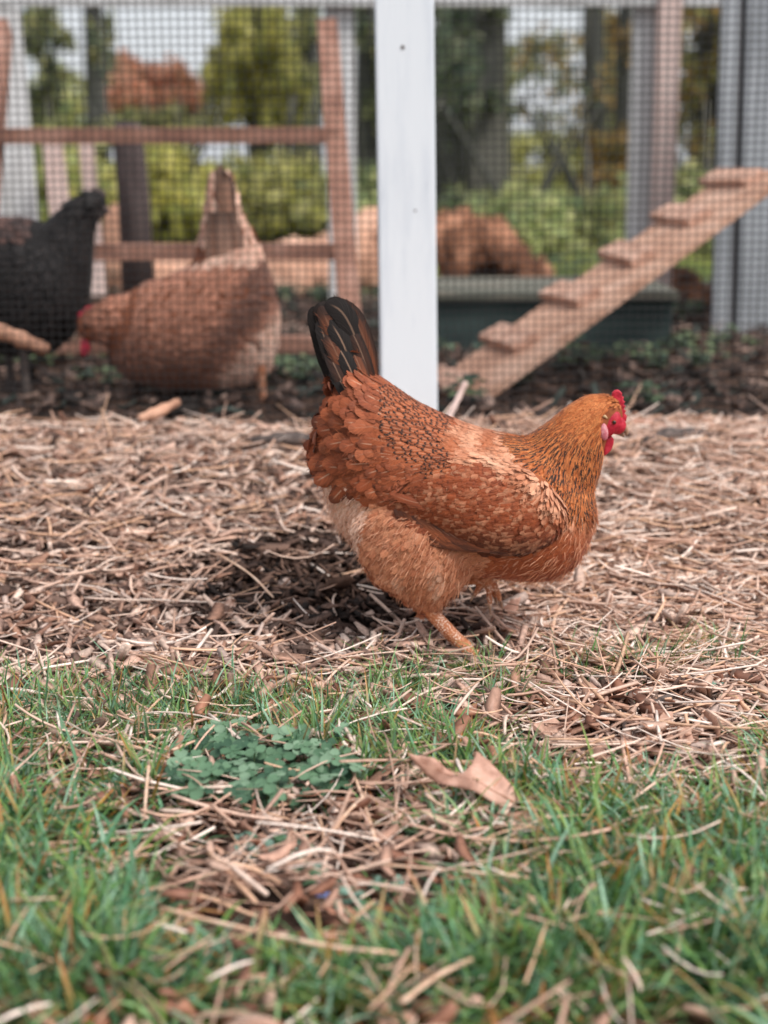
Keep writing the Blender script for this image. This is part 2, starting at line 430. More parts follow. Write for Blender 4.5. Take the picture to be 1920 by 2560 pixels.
def make_mulch():
    # wood chips, leaf crumbs
    xy = scatter(46000, 1.16, 2.53)
    z = gz_arr(xy); n = len(xy)
    px = np.array([proj(x, y, zz) for (x, y), zz in zip(xy, z)])
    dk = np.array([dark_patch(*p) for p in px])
    fore = np.array([smooth(1.55, 1.25, y) for x, y in xy])
    keep = RNG.uniform(0, 1, n) > fore*0.72
    xy, z, px, dk = xy[keep], z[keep], px[keep], dk[keep]; n = len(xy)
    L = RNG.lognormal(math.log(0.0185), 0.5, n).clip(0.006, 0.055); W = (L*RNG.uniform(0.12, 0.7, n)).clip(0.0018, 0.017)
    T = W*RNG.uniform(0.10, 0.32, n)
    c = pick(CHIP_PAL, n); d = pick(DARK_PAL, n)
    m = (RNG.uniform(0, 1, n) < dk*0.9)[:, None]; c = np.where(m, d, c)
    pos = np.concatenate([xy, (z + RNG.uniform(0, 0.013, n))[:, None]], 1)
    A = strips(pos, RNG.uniform(0, 2*PI, n), RNG.normal(0, 0.32, n), RNG.normal(0, 0.6, n), L, W, T, c, 2, RNG.normal(0, 0.13, n), 0.6, 0.6)
    # big pieces on top
    xy = scatter(1700, 1.2, 2.53); z = gz_arr(xy); n = len(xy)
    L = RNG.uniform(0.025, 0.06, n); W = L*RNG.uniform(0.18, 0.4, n)
    px = [proj(x, y, zz) for (x, y), zz in zip(xy, z)]
    c = pick([S(196,160,142), S(166,126,106), S(214,182,164), S(140,104,88)], n)
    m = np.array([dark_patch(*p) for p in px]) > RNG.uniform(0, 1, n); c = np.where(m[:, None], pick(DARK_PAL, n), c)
    pos = np.concatenate([xy, (z + RNG.uniform(0.008, 0.02, n))[:, None]], 1)
    B = strips(pos, RNG.uniform(0, 2*PI, n), RNG.normal(0, 0.25, n), RNG.normal(0, 0.5, n), L, W, W*RNG.uniform(0.06, 0.2, n), c, 3, RNG.normal(0, 0.14, n), 0.6, 0.6)
    V = np.concatenate([A[0], B[0]]); F = np.concatenate([A[1], B[1]+len(A[0])]); C = np.concatenate([A[2], B[2]])
    o = link_mesh('wood_chip_mulch', np_mesh('wood_chip_mulch', V, F, {'Col': ('FLOAT_COLOR', C)}), M_MULCH, None, False)
    tag(o, kind='stuff', label='brown wood chips and leaf crumbs covering the ground under the hen', cat='mulch')
    # straw
    xy = scatter(18500, 1.1, 2.54); z = gz_arr(xy)
    px = [proj(x, y, zz) for (x, y), zz in zip(xy, z)]
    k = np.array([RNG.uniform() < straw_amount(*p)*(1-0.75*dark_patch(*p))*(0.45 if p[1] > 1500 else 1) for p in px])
    _f = ground_pt(1015, 1398); k &= ~((np.abs(xy[:, 0]-_f.x) < 0.045) & (xy[:, 1] > _f.y-0.10) & (xy[:, 1] < _f.y+0.05))   # trodden down at the hen's foot
    xy, z = xy[k], z[k]; n = len(xy)
    L = RNG.lognormal(math.log(0.064), 0.55, n).clip(0.02, 0.19); W = RNG.uniform(0.0013, 0.0052, n)
    c = pick(STRAW_PAL, n)
    pos = np.concatenate([xy, (z + RNG.uniform(0.006, 0.024, n))[:, None]], 1)
    A = strips(pos, RNG.normal(0, 0.8, n) + (RNG.uniform(0, 1, n) < 0.55)*RNG.uniform(0, PI, n), RNG.normal(0, 0.13, n), RNG.normal(0, 0.6, n), L, W, W*RNG.uniform(0.3, 0.7, n), c, 5, RNG.normal(0, 0.09, n), 0.8)
    o = link_mesh('straw_litter', np_mesh('straw_litter', A[0], A[1], {'Col': ('FLOAT_COLOR', A[2])}), M_STRAW, None, False)
    tag(o, kind='stuff', label='pale dry straw strewn over the wood chips', cat='straw')
    # litter on the floor of the run
    n = 9000; xy = np.stack([RNG.uniform(-1.9, 1.9, n), RNG.uniform(2.6, 5.6, n)], -1); z = gz_arr(xy)
    L = RNG.uniform(0.02, 0.07, n); W = L*RNG.uniform(0.15, 0.5, n)
    c = pick([S(98,80,73), S(76,64,59), S(126,104,94), S(60,54,51), S(158,132,119), S(90,70,61), S(72,80,74)], n)
    pos = np.concatenate([xy, (z + RNG.uniform(0, 0.02, n))[:, None]], 1)
    A = strips(pos, RNG.uniform(0, 2*PI, n), RNG.normal(0, 0.3, n), RNG.normal(0, 0.6, n), L, W, W*0.25, c, 2, RNG.normal(0, 0.15, n), 0.7)
    o = link_mesh('run_floor_litter', np_mesh('run_floor_litter', A[0], A[1], {'Col': ('FLOAT_COLOR', A[2])}), M_MULCH, None, False)
    tag(o, kind='stuff', label='brown leaf litter on the floor inside the run', cat='leaf litter')
make_mulch()

# ------------------------------------------------------------------ grass
GREEN_PAL = [S(92,134,74), S(112,152,90), S(66,104,60), S(140,172,118), S(124,150,76), S(100,134,62), S(146,180,152), S(78,114,76), S(136,156,88), S(122,160,128), S(84,128,94), S(104,148,112)]
DEAD_PAL = [S(214,136,66), S(198,108,50), S(220,172,126), S(182,124,80)]
GRASS_SPOTS = [  # px, py, rx, ry, weight   (places read off the photograph)
    (120,1900,270,250,1.0), (60,2120,330,180,1.0), (1350,1850,330,150,1.1), (1560,1980,260,260,1.1), (1250,2080,330,170,0.9),
    (900,2160,420,130,1.0), (560,2170,330,90,0.9), (-60,1750,150,300,1.0), (1760,1900,150,300,1.0), (1120,1760,180,70,0.8), (420,1560,200,60,0.7), (130,1570,200,80,0.7),
    (620,1610,200,70,0.95), (860,1590,130,80,0.8), (900,1500,150,55,0.55), (1000,1460,150,40,0.4), (1350,1450,130,45,0.5),
    (1530,1430,120,45,0.45), (480,1560,90,40,1.2), (640,1600,110,45,1.3), (790,1560,60,50,1.0), (1080,1500,80,45,0.9), (880,1640,110,45,1.0), (200,1560,110,50,1.0), (60,1620,90,60,1.0), (320,1520,90,35,0.7), (1260,1470,70,35,0.9), (1390,1460,50,35,0.9), (1560,1440,50,40,0.9), (980,1690,90,45,0.9), (250,1490,300,35,0.28), (760,1720,150,40,0.5), (960,1800,150,50,0.45), (60,1390,60,20,0.4), (800,1430,60,25,0.4), (700,1520,200,45,0.6), (330,1600,160,50,0.8), (1000,1620,120,50,0.8), (300,1720,110,60,0.8), (760,1690,60,40,.9)]
def grass_density(px, py):
    d = 0.05
    for x, y, rx, ry, wt in GRASS_SPOTS:
        q = ((px-x)/rx)**2 + ((py-y)/ry)**2
        d += wt*math.exp(-q*1.6)
    if px < 0 or px > 1659: d += 0.5*smooth(1430, 1700, py)
    q = ((px-610)/310)**2 + ((py-1925)/135)**2
    d *= 1 - 0.93*math.exp(-q*q*0.9)
    q = ((px-1350)/330)**2 + ((py-1610)/60)**2
    d *= 1 - 0.85*math.exp(-q*q)
    q = ((px-560)/180)**2 + ((py-1745)/80)**2
    d *= 1 - 0.55*math.exp(-q*1.5)
    if py < 1385: d = 0
    return d
def make_grass():
    # tufts: blades that fan out of a shared base; singles between them
    nt_ = 9000; xy = scatter(nt_, 0.55, 1.86, 0.28); z = gz_arr(xy)
    px = [proj(x, y, zz) for (x, y), zz in zip(xy, z)]
    D = np.array([grass_density(*p) for p in px])
    k = RNG.uniform(0, 1, len(xy)) < np.clip(D, 0, 1.4)*np.array([0.80 if p[1] > 1690 else 1.4 for p in px])
    mid = np.array([1-0.4*smooth(260, 360, p[0])*smooth(1000, 880, p[0])*smooth(1850, 1950, p[1]) for p in px])
    xy, z, D, mid = xy[k], z[k], D[k], mid[k]; T = len(xy)
    cnt = RNG.integers(3, 20, T); cnt = np.where(D < 0.25, RNG.integers(1, 5, T), cnt)
    idx = np.repeat(np.arange(T), cnt); n = len(idx)
    near = np.array([smooth(1.55, 1.10, y) for x, y in xy])[idx]
    big = (RNG.lognormal(0, 0.28, T).clip(0.55, 1.8)*np.clip(0.6+0.5*D, 0.55, 1.25)*mid)[idx]
    yaw0 = RNG.uniform(0, 2*PI, T)[idx]
    yaw = yaw0 + RNG.normal(0, 1.5, n)
    rad = RNG.uniform(0, 0.011, n)
    off = np.stack([np.cos(yaw), np.sin(yaw)], -1)*rad[:, None]
    pos = np.concatenate([xy[idx]+off, z[idx][:, None]-0.003], 1)
    L = RNG.lognormal(0, 0.3, n).clip(0.45, 1.7)*(0.033+0.021*near)*big
    L = np.minimum(L, 0.075)
    W = RNG.uniform(0.0014, 0.0028, n)*(1+1.1*near)
    tone = RNG.integers(0, len(GREEN_PAL), T)[idx]
    pal = np.array(GREEN_PAL); c = np.where((RNG.uniform(0, 1, n) < 0.5)[:, None], pal[tone], pick(GREEN_PAL, n)); c = c.copy(); c[:, :3] *= RNG.uniform(.8, 1.2, (n, 1))
    t = c.copy(); t[:, :3] *= 1.12
    dead = RNG.uniform(0, 1, n) < (0.05+0.08*near); dc = pick(DEAD_PAL, n); c[dead] = dc[dead]; t[dead] = dc[dead]; L[dead] *= 0.6
    tipd = RNG.uniform(0, 1, n) < 0.14; t[tipd] = pick(DEAD_PAL, n)[tipd]
    tilt = RNG.uniform(0.05, 0.9, n) + rad*30; curl = RNG.gamma(2.0, 0.45, n).clip(0.05, 2.4)
    V, F, C = blades(pos, yaw, tilt, curl, L, W, c, t, 6)
    o = link_mesh('grass', np_mesh('grass', V, F, {'Col': ('FLOAT_COLOR', C)}), M_GRASS)
    tag(o, kind='stuff', label='green grass with orange dead blades in the foreground', cat='grass')
    # dry straws caught between the blades
    m = 900; xy = scatter(m, 0.75, 1.5, 0.25); z = gz_arr(xy)
    Ls = RNG.lognormal(math.log(0.05), 0.5, m).clip(0.02, 0.15); Ws = RNG.uniform(0.0015, 0.004, m)
    pos = np.concatenate([xy, (z + RNG.uniform(0.004, 0.042, m))[:, None]], 1)
    A = strips(pos, RNG.uniform(0, PI, m), RNG.normal(0, 0.25, m), RNG.normal(0, 0.5, m), Ls, Ws, Ws*0.5, pick(STRAW_PAL, m), 4, RNG.normal(0, 0.08, m), 0.8)
    # dead leaf bits
    m = 1700; xy = scatter(m, 0.7, 1.6, 0.25); z = gz_arr(xy)
    Ls = RNG.uniform(0.012, 0.04, m); Ws = Ls*RNG.uniform(0.25, 0.55, m)
    pos = np.concatenate([xy, (z + RNG.uniform(0.0, 0.024, m))[:, None]], 1)
    B = strips(pos, RNG.uniform(0, 2*PI, m), RNG.normal(0, 0.35, m), RNG.normal(0, 0.5, m), Ls, Ws, Ws*0.12,
               pick([S(190,148,128), S(160,112,90), S(206,170,150), S(134,92,74)], m), 3, RNG.normal(0, 0.2, m), 0.5)
    V = np.concatenate([A[0], B[0]]); F = np.concatenate([A[1], B[1]+len(A[0])]); C = np.concatenate([A[2], B[2]])
    o = link_mesh('dry_litter', np_mesh('dry_litter', V, F, {'Col': ('FLOAT_COLOR', C)}), M_STRAW, None, False)
    tag(o, kind='stuff', label='dry straw and leaf scraps caught among the grass', cat='straw')
make_grass()

def leaf_disc(V, F, C, c, nrm, d, L, W, col, notch=0.0):
    """a small cupped rounded leaflet"""
    s = nrm.cross(d).normalized(); b = len(V)
    prof = [(0, 0.15), (0.25, 0.75), (0.55, 1.0), (0.8, 0.9), (1.0, 0.35)]
    for t, wd in prof:
        for q in (-1, 0, 1):
            p = c + d*(L*(t - (notch if (q == 0 and t == 1.0) else 0))) + s*(q*W*0.5*wd) + nrm*(0.12*W*abs(q) - 0.1*L*t*t)
            V.append(tuple(p)); C.append(tuple(col[i]*(1.12 if q == 0 else 1.0) if i < 3 else 1 for i in range(4)))
    for i in range(4):
        for q in range(2): F.append((b+i*3+q, b+i*3+q+1, b+(i+1)*3+q+1, b+(i+1)*3+q))
def make_clover():
    pal = [S(80,112,84), S(98,130,100), S(124,152,124), S(62,92,70)]
    V, F, C = [], [], []; SV = bmesh.new()
    for _ in range(210):
        a = random.random()*2*PI; r = math.sqrt(random.random())
        px, py = 560 + 185*r*math.cos(a)*(1+.3*math.sin(3*a)), 1705 + 78*r*math.sin(a)
        if random.random() < 0.15: px, py = random.uniform(380, 760), random.uniform(1620, 1790)
        g = ground_pt(px, py); h = random.uniform(0.012, 0.036)
        top = g + Vector((random.uniform(-.008, .008), random.uniform(-.008, .008), h))
        tube(SV, [g, (g+top)/2 + Vector((0.002, 0, 0)), top], [0.0006]*3, 4)
        n = Vector((random.uniform(-.4, .4), random.uniform(-.7, .15), 1)).normalized(); a0 = random.random()*2*PI
        col = random.choice(pal); sz = random.uniform(0.0075, 0.0135)
        e1 = n.orthogonal().normalized(); e2 = n.cross(e1)
        for k in range(3):
            aa = a0 + k*2*PI/3
            leaf_disc(V, F, C, top, n, e1*math.cos(aa)+e2*math.sin(aa), sz, sz*0.95, col, 0.12)
    b = len(V); me2 = bpy.data.meshes.new('t'); SV.to_mesh(me2); SV.free()
    for v in me2.vertices: V.append(tuple(v.co)); C.append(S(90,110,70))
    for p in me2.polygons:
        if len(p.vertices) == 4: F.append(tuple(b+i for i in p.vertices))
    o = link_mesh('clover_patch', np_mesh('clover_patch', V, F, {'Col': ('FLOAT_COLOR', C)}), M_CLOVER)
    tag(o, kind='stuff', label='patch of blue green clover between grass tufts', cat='clover')
    # low green cover inside the run and small round weeds outside
    V, F, C = [], [], []
    pal2 = [S(76,92,72), S(98,114,84), S(58,76,64), S(116,130,96)]
    def weed(g, h, nl, sz, pal):
        for k in range(nl):
            a = random.random()*2*PI; rr = random.uniform(0.2, 1)*sz*1.6
            c = g + Vector((rr*math.cos(a), rr*math.sin(a), h*random.uniform(0.3, 1)))
            n = Vector((random.uniform(-.5, .5), random.uniform(-.7, .3), 1)).normalized()
            e1 = n.orthogonal().normalized(); e2 = n.cross(e1); aa = random.random()*2*PI
            leaf_disc(V, F, C, c, n, e1*math.cos(aa)+e2*math.sin(aa), sz, sz*0.8, random.choice(pal))
    for _ in range(120):
        x, y = random.uniform(-1.7, 1.7), random.uniform(2.66, 5.5)
        if noise.noise(Vector((x*1.4, y*1.4, 4))) < 0.02: continue
        weed(Vector((x, y, ground_z(x, y))), 0.05, 26, 0.02, pal2)
    for px0, py0, nn in ((70,780,26), (180,770,20), (560,830,16), (330,850,10), (1330,790,9), (1480,760,7), (700,640,14), (1250,570,18)):
        for _ in range(nn):
            g = ground_pt(px0+random.gauss(0, 60), py0+random.gauss(0, 12))
            weed(g, 0.045, 16, 0.017, pal2)
    o = link_mesh('run_ground_cover', np_mesh('run_ground_cover', V, F, {'Col': ('FLOAT_COLOR', C)}), M_CLOVER)
    tag(o, kind='stuff', label='low leafy weeds on the ground inside the run', cat='weeds')
    V, F, C = [], [], []
    pal3 = [S(112,146,126), S(96,130,96), S(130,160,144)]
    for px0, py0, nn in ((130,1655,9), (175,1690,8), (240,1720,6), (1170,1410,3), (1300,1425,3), (1460,1445,4), (1370,1520,14), (1580,1520,5), (1480,1590,4),
                         (700,1920,10), (560,1850,9), (760,1990,8), (330,2000,8), (470,2080,6), (1300,1760,4), (640,1850,10), (830,1940,8)):
        for _ in range(nn):
            g = ground_pt(px0+random.gauss(0, 22), py0+random.gauss(0, 12)); sz = random.uniform(0.006, 0.011)
            weed(g, 0.016, 3, sz, pal3)
    o = link_mesh('small_weeds', np_mesh('small_weeds', V, F, {'Col': ('FLOAT_COLOR', C)}), M_CLOVER)
    tag(o, kind='stuff', label='tiny round leaved weeds scattered among straw and grass', cat='weeds')
make_clover()

# ------------------------------------------------------------------ loose things on the ground
def long_straw(pts, wid, lab, lift=0.02, col=None, name='straw_stalk'):
    P = [ground_pt(px, py, lift) for px, py in pts]
    bm = bmesh.new(); q = spline(P, 12) if len(P) > 2 else [P[0].lerp(P[1], i/11) + Vector((0, 0, 0.003*math.sin(i/11*PI))) for i in range(12)]
    tube(bm, q, [wid*(0.5+0.08*math.sin(i*2.1)) for i in range(12)], 7, True, 0.6)
    o = centre_origin(bm_obj(name, bm, col or M_STALK, None, True))
    tag(o, lab, 'straw', 'long straw stalks lying on the ground')
M_STALK = noise_mat('straw_stalk', [S(196,150,120), S(222,184,156), S(236,206,184)], (60, 60, 60), 4, 0.5, 0.35, 0.2, 0.0006, 60)
long_straw([(178,1582),(290,1612),(405,1652)], 0.0042, 'thick pale stalk sloping down over grass left of the clover', 0.03)
long_straw([(372,1620),(500,1568),(640,1502)], 0.0038, 'long stalk rising to the right just above the clover', 0.025)
long_straw([(826,1868),(980,1880),(1145,1896)], 0.0036, 'straight pale stalk below the dead oak leaf', 0.03)
long_straw([(350,1962),(500,2000),(700,2042),(860,2060)], 0.0050, 'thickest blurred stalk in the bare straw patch at bottom centre', 0.03)
long_straw([(868,2165),(940,2110),(1018,2072)], 0.0046, 'short blurred stalk tilting up at the bottom edge', 0.035)
long_straw([(1205,1992),(1320,1966),(1440,1950)], 0.0036, 'brownish stalk inside the dark grass on the right', 0.03)
long_straw([(735,1615),(775,1700),(815,1828)], 0.0030, 'bent stalk pointing downwards beside the clover', 0.025)
long_straw([(312,1762),(322,1650)], 0.0028, 'upright thin stalk left of the clover', 0.03)
long_straw([(0,1008),(120,1085),(238,1135)], 0.0044, 'long stalk lying across the chips at the left edge', 0.02)
long_straw([(470,1195),(540,1240),(590,1290)], 0.0036, 'pale stalk in the dark scratched mulch left of the hen', 0.02)
long_straw([(1190,1395),(1200,1330),(1235,1285)], 0.0042, 'bent pale straw standing up in front of the hen', 0.02)
long_straw([(720,1795),(790,1720)], 0.0034, 'short crossing stalk right below the clover', 0.03)
long_straw([(1290,1130),(1400,1180),(1520,1218)], 0.0046, 'bright thick stalk right of the hen breast', 0.02)

def stick(name, pts, rads, mat, lab, cat):
    bm = bmesh.new(); q = spline(pts, 14); r = np.interp(np.linspace(0, 1, 14), np.linspace(0, 1, len(rads)), rads)
    tube(bm, q, [x*(1+0.12*math.sin(i*1.7)) for i, x in enumerate(r)], 8)
    return tag(centre_origin(bm_obj(name, bm, mat, None, True)), lab, cat)
tw = empty('twig', ground_pt(1330, 1545), 'dark grey forked twig lying in the wood chips on the right', 'twig')
bm = bmesh.new(); tube(bm, spline([ground_pt(1310,1545,.008), ground_pt(1350,1540,.012), ground_pt(1410,1522,.014), ground_pt(1455,1500,.012)], 12), [.0042,.0046,.0048,.0046,.0048,.0045,.0046,.0042,.004,.0042,.0036,.003], 8)
tube(bm, spline([ground_pt(1345,1540,.012), ground_pt(1348,1560,.012), ground_pt(1352,1580,.008)], 5), [.0034,.003,.003,.0026,.002], 7)
bm_obj('stem', bm, M_TWIG, tw, True)
stick('stick', [at(968,905,2.44), at(985,870,2.45), at(1006,826,2.47)], [.0052,.005,.0046], M_PINKW, 'straight pale stick leaning on the wire beside the white post', 'stick')
stick('stick', [at(-60,700,2.62), at(0,716,2.64), at(50,735,2.66), at(102,756,2.68)], [.011,.013,.014,.010], M_LOG, 'pink peeled branch inside the run at the left edge', 'stick')
stick('stick', [ground_pt(545,955,.02), ground_pt(620,948,.025), ground_pt(700,950,.02)], [.008,.011,.007], M_TWIG, 'dark stick lying in the mulch behind the hen tail', 'stick')
stick('stick', [ground_pt(1390,955,.02), ground_pt(1440,940,.025), ground_pt(1500,938,.02), ground_pt(1560,945,.012)], [.006,.011,.009,.005], M_TWIG, 'dark stick at the foot of the wire beyond the hen head', 'stick')
stick('stick', [ground_pt(300,905,.03), ground_pt(340,890,.04), ground_pt(385,868,.05)], [.006,.010,.006], M_LOG, 'curled piece of bark at the foot of the wire on the left', 'bark')

def flat_leaf(name, poly, px0, py0, tilt, lab, thick=0.0006, wave=0.006, lift=0.02, cat='leaf', veins=()):
    """an outlined dead leaf, tilted out of the ground; measured about (px0,py0)"""
    c = ground_pt(px0, py0, lift); sc = (c - Vector((0, 0, CAMZ))).length*K/4000
    ux = Vector((1, 0.05, 0)).normalized(); uv_ = Vector((0, math.cos(tilt), math.sin(tilt)))
    nrm = ux.cross(uv_).normalized()
    bm = bmesh.new()
    vv = [bm.verts.new(Vector(((x-px0)*sc, -(y-py0)*sc, 0))) for x, y in poly]
    bm.faces.new(vv)
    bmesh.ops.triangulate(bm, faces=bm.faces[:])
    for _ in range(3):
        bmesh.ops.subdivide_edges(bm, edges=[e for e in bm.edges if e.calc_length() > 0.006], cuts=1)
        bmesh.ops.triangulate(bm, faces=bm.faces[:])
    def place(x, y, up=0.0):
        d = wave*(math.sin(x*90+1)*0.5 + math.sin(x*50-y*80)*0.6 + noise.noise(Vector((x*60, y*60, 3)))) + 5*y*y
        return c + ux*x + uv_*y + nrm*(d+up)
    for v in bm.verts: v.co = place(v.co.x, v.co.y)
    me = bpy.data.meshes.new(name); bm.to_mesh(me); bm.free()
    o = centre_origin(link_mesh(name, me, M_DEADLEAF))
    md = o.modifiers.new('thick', 'SOLIDIFY'); md.thickness = thick
    for k, (p0, p1) in enumerate(veins):
        b2 = bmesh.new(); tube(b2, [place((p0[0]+(p1[0]-p0[0])*t-px0)*sc, -(p0[1]+(p1[1]-p0[1])*t-py0)*sc, 0.0) for t in np.linspace(0, 1, 14)], [(0.0011 if k == 0 else 0.0007)*(1-.6*t) for t in np.linspace(0, 1, 14)], 6)
        bm_obj('vein', b2, M_TWIGLEAF, o, True)
    return tag(o, lab, cat)
flat_leaf('oak_leaf', [(880,1626),(905,1631),(940,1634),(975,1660),(1000,1673),(1018,1655),(1032,1622),(1052,1640),(1075,1668),(1108,1703),(1122,1737),(1092,1748),(1065,1741),(1030,1722),(990,1702),(960,1692),(925,1668),(900,1646)],
          1000, 1690, math.radians(48), 'large pointed tan oak leaf lying in the grass', wave=0.0065, lift=0.036, veins=(((1116,1738),(892,1632)),((1020,1692),(1033,1630)),((985,1678),(962,1688)),((1050,1705),(1062,1738)),((950,1660),(935,1638))))
flat_leaf('dead_leaf', [(604,1522),(622,1518),(642,1535),(650,1560),(645,1592),(630,1570),(615,1550)], 628, 1570, math.radians(75), 'small rusty brown leaf standing upright behind the clover', lift=0.012)
flat_leaf('dead_leaf', [(862,1742),(905,1716),(960,1700),(940,1724),(890,1740)], 900, 1730, math.radians(30), 'narrow pale leaf tucked under the oak leaf', lift=0.008)
flat_leaf('dead_leaf', [(1340,905),(1372,902),(1440,918),(1446,934),(1400,940),(1370,930)], 1390, 930, math.radians(70), 'curled tan leaf at the base of the wire right of the hen', wave=0.008, lift=0.01)
flat_leaf('dead_leaf', [(1070,1330),(1100,1300),(1125,1290),(1118,1318),(1095,1345),(1078,1350)], 1095, 1345, math.radians(70), 'pale leaf shard standing below the hen breast', wave=0.003, lift=0.006)
def big_chip(px, py, L, W, T, yaw, pitch, lab):
    bm = bmesh.new(); R = Matrix.Rotation(yaw, 3, 'Z') @ Matrix.Rotation(pitch, 3, 'X')
    vv = box(bm, ground_pt(px, py, 0.012), W, L, T, R, 0.0008)
    for v in vv: v.co += Vector((noise.noise(v.co*90), noise.noise(v.co*90+Vector((7, 0, 0))), noise.noise(v.co*90+Vector((0, 9, 0)))))*0.002
    o = centre_origin(bm_obj('wood_chip', bm, M_CHIP)); tag(o, lab, 'wood chip', 'large wood chips on the right')
M_CHIP = noise_mat('split_wood', [S(150,112,94), S(196,156,136), S(220,186,166)], (90, 20, 40), 5, 0.75, 0.2, 0.4, 0.001, 60)
big_chip(1408, 1588, .045, .011, .008, 0.05, 0.5, 'upright narrow wood chip right of the twig')
big_chip(1440, 1570, .034, .013, .008, -0.15, 0.5, 'short thick wood chip beside the narrow one')
big_chip(1485, 1608, .036, .013, .007, 0.1, 0.55, 'grey blunt wood chip furthest right of the three')
big_chip(1205, 1590, .045, .030, .005, 0.6, 0.3, 'broad flat tan chip left of the twig')
big_chip(355, 1442, .040, .022, .004, 0.8, 0.35, 'broad greyish chip on the mulch left of the hen foot')
def flower(px, py, lab):
    g = ground_pt(px, py, 0.012); bm = bmesh.new()
    r = empty('speedwell_flower', g, lab, 'flower', 'tiny blue flowers')
    for k in range(4):
        a = k*PI/2 + 0.5; d = Vector((math.cos(a), math.sin(a)*0.75, 0.35)); 
        pts = [g + d*0.0035 + Vector((math.cos(t)*0.0028, math.sin(t)*0.0026, 0.0006*math.sin(2*t))) for t in np.linspace(0, 2*PI, 9)[:-1]]
        bm.faces.new([bm.verts.new(p) for p in pts])
    bm_obj('petals', bm, M_BLUE, r)
    bm = bmesh.new(); tube(bm, [g - Vector((0, 0, .012)), g], [.0005, .0006], 5); bm_obj('stalk', bm, M_STALKG, r)
M_BLUE = noise_mat('blue_petal', [S(120,140,210), S(170,185,235)], (200, 200, 200), 2, 0.6, 0.2, 0)
M_STALKG = noise_mat('green_stalk', [S(80,110,70), S(100,130,80)], (50, 50, 50), 2, 0.6, 0.2, 0)
flower(806/K, 2212/K, 'tiny blue flower above its twin in the bare straw patch')
flower(806/K, 2240/K, 'tiny blue flower closest to the bottom edge, below its twin')

# ------------------------------------------------------------------ the chicken run
FY = 2.53
run = empty('chicken_run', (0, FY, ground_z(0, FY)), 'white framed chicken run with dark wire mesh behind the hen', 'chicken run')
def post_between(name, px0, px1, pyt, pyb, Y, depth, mat, parent, bev=0.003):
    """an upright board whose front face spans px0..px1 between two heights"""
    a0, a1 = at(px0[0], pyt, Y), at(px0[1], pyb, Y); b0, b1 = at(px1[0], pyt, Y), at(px1[1], pyb, Y)
    bm = bmesh.new()
    f = [bm.verts.new(p) for p in (a0, b0, b1, a1)]; g = [bm.verts.new(p + Vector((0, depth, 0))) for p in (a0, b0, b1, a1)]
    bm.faces.new(f[::-1]); bm.faces.new(g)
    for i in range(4): bm.faces.new((f[i], f[(i+1) % 4], g[(i+1) % 4], g[i]))
    bmesh.ops.recalc_face_normals(bm, faces=bm.faces[:])
    bmesh.ops.bevel(bm, geom=bm.edges[:], offset=bev, segments=2, affect='EDGES')
    return bm_obj(name, bm, mat, parent)
front = post_between('post', (806, 824), (936, 946), -180, 960, FY-0.012, 0.038, M_WHITE, run)
def knot(px, py, r):
    bm = bmesh.new(); c = at(px, py, FY-0.0125)
    bmesh.ops.create_uvsphere(bm, u_segments=10, v_segments=6, radius=r, matrix=Matrix.Translation(c) @ Matrix.Diagonal((1, 0.3, 1, 1)))
    bm_obj('nail_head', bm, M_DARKW, front, True)
knot(870, 102, 0.0032); knot(897, 455, 0.0018)
def rail(name, px0, px1, py0, py1, Y, depth, mat, parent):
    a, b = at(px0, py0, Y), at(px1, py1, Y); bm = bmesh.new()
    box(bm, ((a.x+b.x)/2, Y+depth/2, (a.z+b.z)/2), abs(b.x-a.x), depth, abs(a.z-b.z), None, 0.003)
    return bm_obj(name, bm, mat, parent)
_lx = at(821, 300, FY).x; _ztop = at(800, -180, FY).z
